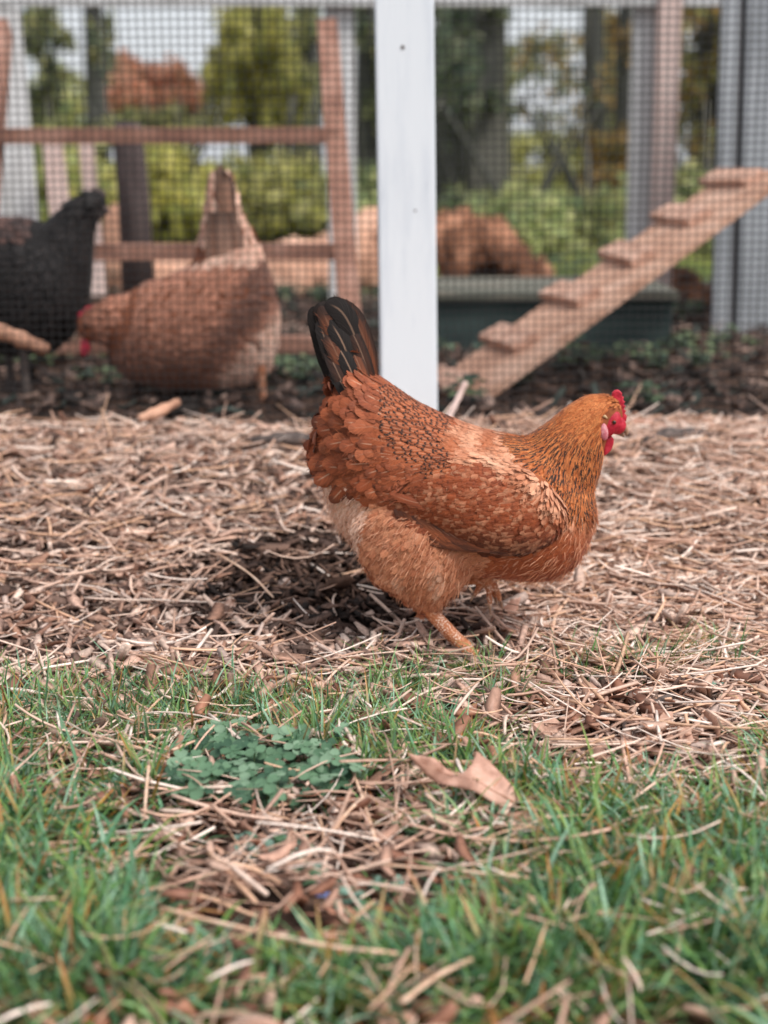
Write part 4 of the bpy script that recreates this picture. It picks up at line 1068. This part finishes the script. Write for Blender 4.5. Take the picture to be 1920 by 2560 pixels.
# ---------------- the hen in front
def main_hen():
    B = Bird(1.741, (1000, 1100)); m = B.m
    foot = B.p(1000, 1408, -45)
    root = empty('hen', Vector((foot.x, foot.y, foot.z)), 'rusty brown hen with black tipped tail standing on the mulch outside the run', 'hen', 'hens')
    bm = bmesh.new()
    loft(bm, B, vert_st([(700,915,1050,40),(715,884,1098,60),(740,842,1146,78),(772,808,1182,92),(810,806,1205,106),(850,834,1225,112),(900,868,1236,118),(950,892,1238,122),
                         (1000,914,1240,124),(1050,930,1243,126),(1100,940,1249,126),(1150,950,1253,120),(1200,970,1248,108),(1240,1005,1222,88),(1268,1045,1175,62),(1284,1080,1130,34)]))
    loft(bm, B, path_st([(1130,1090,120,80),(1182,1038,105,78),(1219,988,86,66),(1247,947,68,55),(1268,916,57,47),(1290,898,50,40),(1308,895,44,32)]))
    # head
    bmesh.ops.create_uvsphere(bm, u_segments=20, v_segments=14, radius=1, matrix=Matrix.Translation(B.p(1303,896)) @ Matrix.Rotation(math.radians(35), 4, 'Y') @ Matrix.Diagonal((44*m, 34*m, 45*m, 1)))
    bmesh.ops.create_uvsphere(bm, u_segments=16, v_segments=10, radius=1, matrix=Matrix.Translation(B.p(1324,914)) @ Matrix.Rotation(math.radians(50), 4, 'Y') @ Matrix.Diagonal((26*m, 21*m, 21*m, 1)))
    # tail root
    loft(bm, B, path_st([(810,930,70,50),(785,870,60,40),(762,825,46,26),(748,798,32,14)]))
    # thighs
    loft(bm, B, path_st([(868,1070,120,55,-60),(895,1140,124,60,-68),(920,1205,112,56,-66),(926,1250,80,44,-58),(928,1284,42,28,-50),(932,1308,16,15,-46)]))
    loft(bm, B, path_st([(930,1090,100,50,60),(965,1160,90,50,62),(982,1208,58,42,58),(994,1240,32,26,52),(1004,1262,16,16,48)]))
    body = fuse(bm, 0.0042, 5)
    wing_meshes = []
    wrows = [(862,1030,1066,8),(890,1000,1088,20),(930,975,1108,30),(980,962,1134,38),(1030,962,1160,42),(1080,972,1172,42),(1130,990,1168,40),(1170,1015,1150,34),(1200,1050,1128,22),(1214,1075,1105,8)]
    def bhalf(x): return np.interp(x, [690,770,850,950,1050,1150,1200,1240], [45,96,112,122,126,120,108,88])
    for sg in (-1, 1):
        bm = bmesh.new(); loft(bm, B, vert_st([(x, t, b_, th, sg*(bhalf(x)-10)) for x, t, b_, th in wrows])); wing_meshes.append(fuse(bm, 0.004, 3))
    bo = link_mesh('body', body.copy(), M_SKINB, root)
    field = [(1300,862,-.75,.45),(1240,872,-.75,.6),(1190,905,-.7,.7),(1230,980,-.25,1),(1290,1000,-.02,1),(1280,1080,-.05,1),(1200,1040,-.5,.9),(1130,955,-.95,.35),(1050,960,-1,.03),(950,920,-1,-.12),(880,895,-1,-.25),
             (800,830,-.6,-.8),(770,800,-.5,-.9),(740,880,-.9,-.15),(715,930,-.9,.25),(720,990,-.75,.6),(800,960,-1,.1),(830,1020,-.95,.25),(1150,1080,-1,.2),(1000,1080,-1,.05),(1060,1150,-.97,-.2),(880,1050,-1,.0),
             (1270,1130,-.3,1),(1230,1190,-.7,.8),(1150,1225,-1,.25),(1060,1220,-1,.1),(900,1150,-.6,.75),(860,1120,-.75,.6),(940,1270,-.25,1),(900,1280,-.35,1),(980,1200,-.5,.8),(760,1120,-.6,.75),(720,1060,-.5,.85),(800,1200,-.6,.8)]
    HACK = [(1262,846),(1326,846),(1316,872),(1306,884),(1296,905),(1294,950),(1303,985),(1300,1040),(1292,1092),(1268,1096),(1238,1086),(1205,1056),(1172,1016),(1106,942),(1150,905),(1200,866)]
    CAPE = [(1108,938),(1174,1014),(1207,1058),(1240,1090),(1226,1108),(1185,1068),(1125,1012),(1060,978),(1000,972),(972,940),(1010,914)]
    SADD = [(845,840),(900,862),(1000,908),(985,985),(935,1000),(880,965),(842,915)]
    RUMP = [(720,780),(800,780),(850,828),(862,860),(842,915),(880,965),(935,1000),(890,1030),(862,1056),(805,1034),(745,996),(690,962),(660,920),(680,850),(710,820)]
    WING = [(860,1020),(935,985),(1000,975),(1080,985),(1150,1015),(1210,1075),(1215,1105),(1185,1150),(1120,1176),(1050,1176),(990,1148),(930,1118),(862,1080)]
    FACE = [(1296,905),(1306,884),(1322,868),(1345,880),(1365,950),(1330,960),(1306,978),(1297,955)]
    gold, rust = S(174,91,45), S(176,92,52)
    def style(px, py, wing):
        r = random.random()
        if ip(FACE, px, py) or py < 806: return None
        if px < 772 and py < 838: return None
        if ip(HACK, px, py) or (py < 960 and px > 1235):
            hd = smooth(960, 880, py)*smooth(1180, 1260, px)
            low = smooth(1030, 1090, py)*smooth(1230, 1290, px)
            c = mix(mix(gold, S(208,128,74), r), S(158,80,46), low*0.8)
            small = 1-0.55*hd
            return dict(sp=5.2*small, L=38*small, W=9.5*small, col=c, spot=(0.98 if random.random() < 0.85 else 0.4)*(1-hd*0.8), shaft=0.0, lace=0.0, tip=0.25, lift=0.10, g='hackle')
        if ip(CAPE, px, py):
            e = 0.5+0.5*noise.noise(Vector((px*.03, py*.03, 6))); return dict(sp=6.2, L=36, W=12, col=mix(mix(S(170,94,58), S(226,172,140), smooth(.3, .75, e)), S(190,116,78), r*.5), shaft=0.3, lace=0.05 if r < .7 else 0.4, spot=0, tip=0.35, lift=0.12, g='body')
        if ip(SADD, px, py):
            return dict(sp=7.0, L=30, W=13, col=mix(S(176,96,58), S(140,72,42), r), shaft=0.5, lace=0.95, spot=0, tip=0.45, lift=0.14, g='body')
        if ip(RUMP, px, py):
            big = smooth(900, 800, px); lf = smooth(770, 725, px)*smooth(930, 870, py); dk = smooth(790, 700, px)*smooth(900, 1000, py)
            return dict(sp=6.0+3.6*big-1.5*lf, L=(46+28*big)*(1-.3*lf), W=(21+15*big)*(1-.42*lf), col=mix(mix(S(162,84,46), S(108,53,32), .6*r+.4*smooth(.35, .65, .5+.5*noise.noise(Vector((px*.025, py*.025, 12))))), S(78,48,40), max(dk*0.8, lf*.9)*random.random()), shaft=0.15 if random.random() < .6 else 0.6, lace=0.45*random.random()**2+0.25*(random.random() < .25), spot=0, tip=0.9, lift=0.075, jit=0.22, cup=0.12, g='body', tipcol=mix(S(142,72,44), S(176,98,64), random.random()**2))
        if wing or ip(WING, px, py):
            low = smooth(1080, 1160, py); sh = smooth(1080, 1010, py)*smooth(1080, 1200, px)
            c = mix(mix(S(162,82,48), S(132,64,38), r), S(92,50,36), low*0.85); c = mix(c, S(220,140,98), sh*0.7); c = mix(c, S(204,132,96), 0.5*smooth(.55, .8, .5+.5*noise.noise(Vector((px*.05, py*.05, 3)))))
            fl = random.random() < 0.3
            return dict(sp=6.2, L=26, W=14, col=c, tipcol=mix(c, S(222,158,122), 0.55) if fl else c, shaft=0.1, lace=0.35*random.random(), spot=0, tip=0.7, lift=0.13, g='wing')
        if px < 800 - .25*max(0, py-1100) and py > 1010:
            return dict(sp=6.5, L=26, W=10, col=mix(S(236,198,176), S(214,162,134), r), shaft=0, lace=0, spot=0, tip=0.3, lift=0.22, g='fluff')
        if px < 1062 and py > 1060:
            q = 0.5+0.5*noise.noise(Vector((px*0.03, py*0.02, 9)))
            c = mix(mix(S(210,144,108), S(178,108,76), r), S(230,182,154), smooth(.55, .85, q)*0.85)
            return dict(sp=6.8, L=29, W=15, col=c, shaft=0, lace=0.16*r, spot=0, tip=0.45, lift=0.2, g='fluff')
        up = smooth(1150, 1080, py)
        return dict(sp=6.0, L=26, W=13, col=mix(mix(S(176,96,58), S(152,76,46), r), S(218,150,110), up*0.7*smooth(1180, 1270, px)), shaft=0.08, lace=0.05, spot=0, tip=0.6, lift=0.10, g='body')
    G = dict(hackle=Feathers(), body=Feathers(), wing=Feathers(), fluff=Feathers())
    wingL, wingR = Feathers(), Feathers()
    bu = bmesh.new()
    for q in [body]+wing_meshes: bu.from_mesh(q)
    bv = BVHTree.FromBMesh(bu); bu.free()
    for q in list(G.values())+[wingL, wingR]: q.bvh = bv; q.barbs = 8
    def cover(me, n, is_wing):
        P, N = surface_samples(me, n); gr = Grid(0.006)
        for p, nn in zip(P, N):
            p = Vector(p); nn = Vector(nn); px, py = B.inv(p)
            if is_wing and abs(p.y-B.Y) < (bhalf(px)-8)*m: continue
            st = style(px, py, is_wing)
            if st is None or not gr.ok(p, st['sp']*m): continue
            dx, dy = flow(field, px, py); a = random.gauss(0, st.get('jit', 0.16)); dx, dy = dx*math.cos(a)-dy*math.sin(a), dx*math.sin(a)+dy*math.cos(a)
            d = Vector((dx, 0, -dy)); side = p.y-B.Y
            if abs(nn.y) < 0.35: d.y += 0.35*(1 if side > 0 else -1)*abs(nn.z)*0.5
            nn = (nn + Vector((random.gauss(0, .045), random.gauss(0, .045), random.gauss(0, .045)))).normalized()
            F_ = (wingR if side > 0 else wingL) if is_wing else G[st['g'] if st['g'] != 'wing' else 'body']
            L = st['L']*m*random.uniform(.8, 1.2); W = st['W']*m*random.uniform(.85, 1.15)
            c = mul(st['col'], random.uniform(.9, 1.1)); tcc = mul(st['tipcol'], random.uniform(.9, 1.1)) if 'tipcol' in st else None
            F_.lay(p, nn, d, L, W, c, lift=st['lift'], lace=st['lace'], shaft=st['shaft'], spot=st['spot'], tip=st['tip'], tipcol=tcc, cup=st.get('cup', 0.22))
    cover(body, 60000, False)
    for wm in wing_meshes: cover(wm, 26000, True)
    # long flight feathers under the coverts
    for sg, F_ in ((-1, wingL), (1, wingR)):
        for k in range(13):
            t = k/12
            r0 = (1175-150*t, 1128+22*math.sin(t*PI), sg*(bhalf(1150-150*t)+4)); r1 = (1060-150*t, 1152-14*t, sg*(bhalf(1060-150*t)+10-4*t)); r2 = (960-110*t, 1112-38*t, sg*(bhalf(930)+6-6*t))
            F_.curve([B.p(*r0), B.p(*r1), B.p(*r2)], Vector((0, sg, 0.25)).normalized(), 24*m, mix(S(150,82,50), S(100,56,40), random.random()), lace=0.5, shaft=0.3, tip=0.5, cup=0.15)
        for k in range(16):                            # greater coverts, tips towards the tail
            t = k/15
            x, y = 1090-190*t, 1120-62*t
            F_.curve([B.p(x+60, y+2, sg*(bhalf(x+60)+8)), B.p(x, y, sg*(bhalf(x)+15)), B.p(x-58, y-16, sg*(bhalf(x-50)+10))], Vector((0, sg, 0.2)).normalized(), 20*m, mix(S(150,76,46), S(104,56,38), random.random()), lace=0.4*random.random(), shaft=0.35, tip=0.6, cup=0.15, tipcol=mix(S(150,76,46), S(196,124,88), random.random()*0.6))
    # tail: stacked vanes, dark with rust edges
    T = Feathers(); T.barbs = 16
    DK, BN, RS = S(33,27,25), S(92,54,38), S(146,82,52)
    vanes = [  # tip, upper, lower, root, depth, width, colour, shaft
        ((676,662),(690,715),(712,790),(752,872),-5,40,DK,.2), ((686,655),(712,690),(745,765),(782,858),-9,48,mix(DK,BN,.3),.3), ((716,650),(762,682),(792,752),(812,842),-9,40,BN,.2),
        ((704,651),(742,676),(774,742),(802,842),-15,46,DK,.55), ((692,660),(716,712),(742,780),(780,868),-17,36,RS,.25), ((738,656),(776,704),(798,768),(816,846),-14,30,mix(BN,RS,.5),.2),
        ((690,690),(704,735),(726,800),(764,884),-20,32,DK,.5), ((712,690),(738,732),(762,788),(794,866),-23,38,DK,.8), ((702,716),(724,752),(748,806),(784,882),-27,34,mix(BN,RS,.7),.3),
        ((752,700),(774,742),(792,790),(812,862),-22,30,mix(BN,DK,.4),.5), ((724,736),(746,770),(768,816),(798,886),-31,32,DK,.85), ((708,752),(724,786),(746,830),(782,896),-33,30,mix(BN,DK,.5),.5),
        ((758,748),(774,780),(790,820),(810,880),-30,28,RS,.4), ((716,786),(734,814),(756,850),(790,906),-38,32,DK,.7), ((742,778),(758,806),(776,846),(802,902),-38,30,mix(BN,RS,.4),.6)]
    for tp, up_, lo_, rt, d, wd, c, shf in vanes:
        for sg in (1, -1):
            D = [sg*-d*k for k in (.6, 1, 1.2, .9)]
            T.curve([B.p(*rt, D[3]), B.p(*lo_, D[2]), B.p(*up_, D[1]), B.p(*tp, D[0])], Vector((0.1, sg, 0.1)).normalized(), wd*m, c, k=14, lace=.75 if c != DK else 0, shaft=shf*.5, spot=0, tip=1.5, cup=.12, tipcol=mix(c, DK, .75))
    # tail coverts
    T.barbs = 8
    for k in range(90):
        t = random.random()**1.2; u = random.uniform(-1, 1); sg = -1 if k < 60 else 1
        cx, cy = 806 - 44*t, 900 - 106*t                       # along the tail axis, root to half way
        x, y = cx + u*(52-14*t)*0.93, cy + u*(52-14*t)*0.36
        d = sg*(44-24*t)*(1-0.5*u*u)
        L = random.uniform(46, 70)*(1-.15*t); ang = math.radians(random.uniform(-7, 7) + u*6) + math.atan2(-1, -0.40)
        ex, ey = x + L*math.cos(ang), y + L*math.sin(ang)
        c = mix(mix(S(162,84,50), S(110,58,38), random.random()), DK, smooth(.25, .75, t)*random.uniform(.6, 1)*(.5 if u > .45 else 1))
        T.curve([B.p(x, y, d), B.p((x+ex)/2, (y+ey)/2, d*.93+sg*3), B.p(ex, ey, d*.8)], Vector((0, sg, .15)).normalized(), random.uniform(20, 27)*m, c, k=8, lace=0.5*random.random(), shaft=0.45, tip=0.8, cup=0.15)
    T.build('tail', root)
    for nme in ('hackle', 'body', 'fluff'):
        G[nme].build({'hackle': 'neck_hackle', 'body': 'body_plumage', 'fluff': 'thigh_fluff'}[nme], root)
    for sg, wm, F_ in ((-1, wing_meshes[0], wingL), (1, wing_meshes[1], wingR)):
        w_ = link_mesh('wing', wm, M_SKINB, root); F_.build('wing_feathers', w_)
    # soft down strands over vent, thigh and belly
    hair_pos, hd, hc = [], [], []
    P, N = surface_samples(body, 26000)
    for p, nn in zip(P, N):
        px, py = B.inv(Vector(p))
        if py < 1050 or py > 1296 or ip(WING, px, py) or (py < 1090 and px > 790): continue
        if random.random() < (0.75 if px > 1000 else 0.45): continue
        hair_pos.append(p + nn*0.002); dx, dy = flow(field, px, py); v = Vector((dx, random.gauss(0, .25), -dy)); nn = Vector(nn); v = (v - nn*v.dot(nn)).normalized() + nn*random.uniform(.15, .5) + Vector((random.gauss(0, .25), random.gauss(0, .25), random.gauss(0, .25))); hd.append(v.normalized())
        hc.append(mix(S(240,206,186), S(222,174,146), random.random()) if px < 800 - .25*max(0, py-1100) else mix(S(222,166,134), S(194,126,92), random.random()))
    n = len(hair_pos); hp = np.array(hair_pos); D = np.array([tuple(v) for v in hd]); L = RNG.uniform(.006, .014, n)[:, None]
    sd_ = np.cross(D, RNG.normal(0, 1, (n, 3))); sd_ /= np.linalg.norm(sd_, axis=1)[:, None]; wv = 0.00035
    V = np.stack([hp-sd_*wv, hp+sd_*wv, hp+D*L*.55+sd_*wv*.8, hp+D*L*.55-sd_*wv*.8, hp+D*L+np.array([0, 0, -.001])+sd_*wv*.15, hp+D*L+np.array([0, 0, -.001])-sd_*wv*.15], 1).reshape(-1, 3)
    f = np.array([(0, 1, 2, 3), (3, 2, 4, 5)]); F = (f[None] + (np.arange(n)*6)[:, None, None]).reshape(-1, 4)
    link_mesh('down', np_mesh('down', V, F, {'Col': ('FLOAT_COLOR', np.repeat(np.array(hc), 6, 0))}), M_DOWN, root)
    # ---- head details
    def flesh(name, bm, mat, par, vox=0.0012, it=2): return link_mesh(name, fuse(bm, vox, it), mat, par)
    def zz(x, y): return (1220+x/4.1475)/K, (920+y/4.1475)/K       # points read from the enlarged head
    bm = plate(B, [zz(1270,330), zz(1285,255), zz(1310,228), zz(1345,222), zz(1372,240), zz(1392,262), zz(1378,285), zz(1410,300), zz(1392,330), zz(1422,345), zz(1400,375), zz(1428,392), zz(1404,425), zz(1430,440), zz(1412,468), zz(1438,490), zz(1430,545), zz(1385,575), zz(1345,560), zz(1330,480), zz(1310,400)], -2, 5.5, 1)
    flesh('comb', bm, M_RED, root, 0.0009, 2)
    bm = bmesh.new()
    for sg in (-1, 1):
        c = B.p(*zz(1262,560), sg*22)
        bmesh.ops.create_uvsphere(bm, u_segments=18, v_segments=12, radius=1, matrix=Matrix.Translation(c) @ Matrix.Rotation(math.radians(25), 4, 'Y') @ Matrix.Diagonal((19*m, 12*m, 30*m, 1)))
        c = B.p(*zz(1330,585), sg*13)
        bmesh.ops.create_uvsphere(bm, u_segments=16, v_segments=10, radius=1, matrix=Matrix.Translation(c) @ Matrix.Diagonal((20*m, 13*m, 20*m, 1)))
    face = flesh('face', bm, M_RED, root, 0.0014, 2)
    for sg in (-1, 1):
        bm = bmesh.new(); c = B.p(*zz(1284,536), sg*33)
        bmesh.ops.create_uvsphere(bm, u_segments=14, v_segments=10, radius=5.6*m, matrix=Matrix.Translation(c + Vector((0, -sg*1.5*m, 0)))); ey = bm_obj('eye', bm, M_IRIS, root, True)
        bm = bmesh.new(); bmesh.ops.create_uvsphere(bm, u_segments=12, v_segments=8, radius=4.2*m, matrix=Matrix.Translation(c + Vector((0, sg*0.9*m, 0)))); bm_obj('pupil', bm, M_EYE, ey, True)
        bm = bmesh.new(); bmesh.ops.create_uvsphere(bm, u_segments=16, v_segments=12, radius=1, matrix=Matrix.Translation(B.p(*zz(1172,625), sg*33)) @ Matrix.Rotation(math.radians(-14), 4, 'Y') @ Matrix.Diagonal((10.5*m, 6*m, 21*m, 1))); bm_obj('earlobe', bm, M_LOBE, root, True)
        bm = plate(B, [zz(1200,700), zz(1255,690), zz(1300,715), zz(1296,770), zz(1270,840), zz(1225,885), zz(1190,905), zz(1182,850), zz(1180,780)], sg*13, 4.0, 1)
        flesh('wattle', bm, M_RED, root, 0.0012, 4)
        bm = bmesh.new(); tube(bm, spline([B.p(*zz(1155,462), sg*31), B.p(*zz(1185,472), sg*35), B.p(*zz(1215,498), sg*33)], 6), [1.5*m, 3*m, 3.4*m, 3.2*m, 2.6*m, 1.2*m], 8); bm_obj('ear_tuft', bm, M_PALETUFT, root, True)
    bm = bmesh.new()
    tube(bm, spline([B.p(*zz(1335,580), 0), B.p(*zz(1392,612), 0), B.p(*zz(1432,655), 0), B.p(*zz(1440,708), 0)], 8), [13*m, 12.5*m, 11.5*m, 10*m, 8*m, 6*m, 3.6*m, 1.0*m], 12)
    tube(bm, spline([B.p(*zz(1320,625), 0), B.p(*zz(1365,668), 0), B.p(*zz(1408,716), 0)], 6), [10*m, 9*m, 8*m, 6*m, 4*m, 1.2*m], 10)
    bm_obj('beak', bm, M_HORN, root, True)
    # ---- legs
    mk_leg(B, root, (932,1312,-46), (1002,1388,-45), [[(1022,1392,-52),(1056,1400,-60)], [(1018,1395,-66),(1040,1404,-92)], [(1010,1394,-40),(1036,1399,-18)]], [(988,1395,-44),(962,1402,-42)], 18, 16)
    mk_leg(B, root, (1004,1264,47), (1052,1260,40), [[(1072,1276,38),(1084,1310,34)], [(1058,1284,30),(1060,1318,26)], [(1064,1278,50),(1074,1308,54)]], [(1040,1278,42),(1026,1298,42)], 15, 13)
def body_mat(name, c):
    return noise_mat(name, [mul(c, .7), c, mul(c, 1.2)], (60, 60, 60), 5, 0.8, 0.15, 0.3, 0.001, 60)
M_SKINB = body_mat('under_plumage', S(150,84,54))
M_DOWN = attr_mat('down_strands', 0.7, 0.15, 0.15, 150)
M_PALETUFT = body_mat('pale_ear_tuft', S(214,180,140))
main_hen()

# ---------------- the two hens inside the run
def far_hen(Y, ref, lab, lofts, field, colf, head, tailf, legs, under, sp=9, foot=None, legmat=None):
    B = Bird(Y, ref); m = B.m
    root = empty('hen', B.p(*foot), lab, 'hen', 'hens')
    bm = bmesh.new()
    for kind, rows in lofts: loft(bm, B, vert_st(rows) if kind == 'v' else path_st(rows))
    hx, hy, hr = head['c']
    bmesh.ops.create_uvsphere(bm, u_segments=18, v_segments=12, radius=1, matrix=Matrix.Translation(B.p(hx, hy, head.get('d', 0))) @ Matrix.Diagonal((hr*m, hr*.8*m, hr*m, 1)))
    body = fuse(bm, 0.006, 4); link_mesh('body', body.copy(), under, root)
    F_ = Feathers(); P, N = surface_samples(body, 22000); gr = Grid(0.01)
    for p, nn in zip(P, N):
        p, nn = Vector(p), Vector(nn); px, py = B.inv(p)
        if head['skip'](px, py): continue
        if not gr.ok(p, sp*m): continue
        dx, dy = flow(field, px, py); a = random.gauss(0, .2); dx, dy = dx*math.cos(a)-dy*math.sin(a), dx*math.sin(a)+dy*math.cos(a)
        c, kw = colf(px, py)
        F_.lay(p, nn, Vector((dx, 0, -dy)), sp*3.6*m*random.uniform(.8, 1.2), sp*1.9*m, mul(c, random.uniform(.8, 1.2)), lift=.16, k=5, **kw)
    F_.build('plumage', root)
    T = Feathers()
    for P_, w_, c in tailf: T.curve([B.p(*q) for q in P_], Vector((.1, -1, .1)).normalized(), w_*m, c, shaft=.2, lace=.25, tip=.7, tipcol=mix(c, S(40,34,32), .75))
    T.build('tail', root)
    bm = plate(B, head['comb'], head.get('d', 0), 5, 1); link_mesh('comb', fuse(bm, .002, 2), head['red'], root)
    for sg in (-1, 1):
        bm = plate(B, head['wattle'], head.get('d', 0)+sg*12, 4, 1); link_mesh('wattle', fuse(bm, .002, 2), head['red'], root)
        bm = bmesh.new(); bmesh.ops.create_uvsphere(bm, u_segments=10, v_segments=8, radius=4.5*m, matrix=Matrix.Translation(B.p(head['eye'][0], head['eye'][1], head.get('d', 0)+sg*hr*.76))); bm_obj('eye', bm, M_EYE, root, True)
    bm = bmesh.new(); tube(bm, spline([B.p(x, y, head.get('d', 0)) for x, y in head['beak']], 6), [10*m, 9*m, 7*m, 5*m, 3*m, .8*m], 10); bm_obj('beak', bm, head['horn'], root, True)
    for hk, an in legs:
        mk_leg(B, root, hk, an, [[(an[0]+head['f']*16, an[1]+4, an[2]-4), (an[0]+head['f']*40, an[1]+8, an[2]-8)], [(an[0]+head['f']*12, an[1]+4, an[2]-14), (an[0]+head['f']*28, an[1]+8, an[2]-32)], [(an[0]+head['f']*12, an[1]+3, an[2]+12), (an[0]+head['f']*28, an[1]+6, an[2]+30)]], [(an[0]-head['f']*10, an[1]+4, an[2]), (an[0]-head['f']*26, an[1]+7, an[2])], 11, 9, mat=legmat)

def brown_col(px, py):
    r = random.random(); n = noise.noise(Vector((px*.012, py*.012, 2)))
    c = mix(S(186,130,106), S(164,112,90), r)
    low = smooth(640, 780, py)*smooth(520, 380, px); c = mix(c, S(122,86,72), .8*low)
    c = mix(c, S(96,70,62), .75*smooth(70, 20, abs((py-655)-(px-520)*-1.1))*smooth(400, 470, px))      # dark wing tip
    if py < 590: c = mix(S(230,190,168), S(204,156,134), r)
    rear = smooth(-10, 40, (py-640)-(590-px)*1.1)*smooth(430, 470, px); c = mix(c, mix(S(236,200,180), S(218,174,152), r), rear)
    return mul(c, 1.2*(1+.25*n)), dict(lace=.15*r, shaft=.1, tip=.6)
M_DULLRED = noise_mat('dusky_red_skin', [S(150,30,52), S(196,52,74), S(214,90,104)], (90, 90, 90), 4, 0.5, 0.35, 0.4, 0.001, 60)
far_hen(2.86, (400, 700), 'brown hen pecking with head low and tail up inside the run',
    [('v', [(232,668,770,28),(262,640,806,60),(300,616,826,84),(350,600,838,98),(400,576,842,104),(450,545,842,104),(500,520,838,100),(545,525,826,90),(575,575,802,66),(592,625,770,44),(602,665,735,20)]),
     ('p', [(310,700,80,70),(268,690,60,52,-10),(235,690,48,40,-20),(208,700,38,32,-26)]),
     ('p', [(505,650,92,66),(496,585,84,56),(486,525,64,42),(480,465,44,28),(477,420,35,20),(476,390,29,15)])],
    [(480,450,.0,-1),(500,520,.1,-1),(545,560,.4,-.9),(430,560,.5,-.6),(350,640,1,-.1),(300,680,1,.1),(240,680,1,.0),(420,720,1,.0),(540,720,.6,.7),(580,700,.4,.9),(480,800,.6,.6),(300,790,.8,.4)],
    brown_col, dict(c=(206,702,36), d=-26, comb=[(182,668),(192,660),(204,656),(210,668),(196,676),(186,690),(178,700),(172,690),(176,682),(172,676)], wattle=[(182,728),(196,730),(200,752),(190,768),(180,756)], eye=(196,700), beak=[(184,712),(170,724),(160,742)], red=M_DULLRED, horn=M_HORN, f=-1,
        skip=lambda px, py: px < 200 and py > 690),
    [([(490+6*k, 560, d), (480+4*k, 450, d*1.2), (458+9*k, 356+abs(k-2)*10, d*.6)], 34, c) for k, d, c in ((0,-6,S(214,164,138)),(1,-14,S(196,146,120)),(2,-20,S(220,174,148)),(3,-26,S(196,146,120)),(4,-22,S(84,60,52)),(1,10,S(150,96,74)),(3,14,S(110,70,56)))]
    + [([(470+14*k, 600, d), (466+12*k, 530, d*1.1), (462+10*k, 455, d)], 34, mix(S(222,176,152), S(190,140,116), random.random())) for k, d in ((0,-44),(1,-46),(2,-48),(3,-44),(4,-40),(2,40),(3,36))],
    [((566,800,-40), (572,868,-38)), ((470,830,40), (462,872,40))], body_mat('brown_under_plumage', S(140,88,66)), 9, (560, 876, 0))

def black_col(px, py):
    r = random.random(); c = mix(S(20,19,20), S(34,32,33), r)
    if px < 110 and py < 520: c = mix(S(100,70,62), S(60,48,46), r)
    return c, dict(lace=.2, shaft=.08, tip=.6)
far_hen(2.92, (60, 620), 'black hen standing upright facing right inside the run at the left edge',
    [('v', [(-190,520,620,40),(-150,488,690,74),(-100,474,735,96),(-40,468,758,106),(20,468,766,108),(80,474,764,102),(130,500,750,86),(165,545,715,62),(186,600,670,32)]),
     ('p', [(110,580,100,76),(140,530,70,58),(164,482,48,40),(186,450,36,30),(200,440,29,25)]),
     ('p', [(-130,580,70,50),(-190,520,55,36),(-240,450,42,22)])],
    [(200,430,-.8,.5),(160,470,-.6,.8),(150,560,-.2,1),(60,490,-1,0),(0,600,-1,.1),(-100,560,-1,-.2),(-190,500,-.7,-.7),(150,680,-.4,1),(40,730,-1,.3)],
    black_col, dict(c=(204,437,27), d=0, comb=[(196,412),(204,404),(210,411),(216,404),(221,413),(227,410),(230,424),(222,436),(210,425)], wattle=[(212,452),(222,454),(221,470),(214,478),(208,466)], eye=(212,434), beak=[(220,446),(230,454),(235,463)], red=M_DARKW, horn=M_DARKW, f=1,
        skip=lambda px, py: False),
    [([(-170,540,d), (-230,450,d), (-262+12*k,350+8*k,d*.6)], 34, S(38,36,36)) for k, d in ((0,-6),(1,-14),(2,-20),(3,-26),(1,12),(2,18))],
    [((60,770,-40), (66,850,-40)), ((10,770,40), (14,840,40))], body_mat('black_under_plumage', S(40,38,38)), 10, (62, 856, 0), M_TWIG)
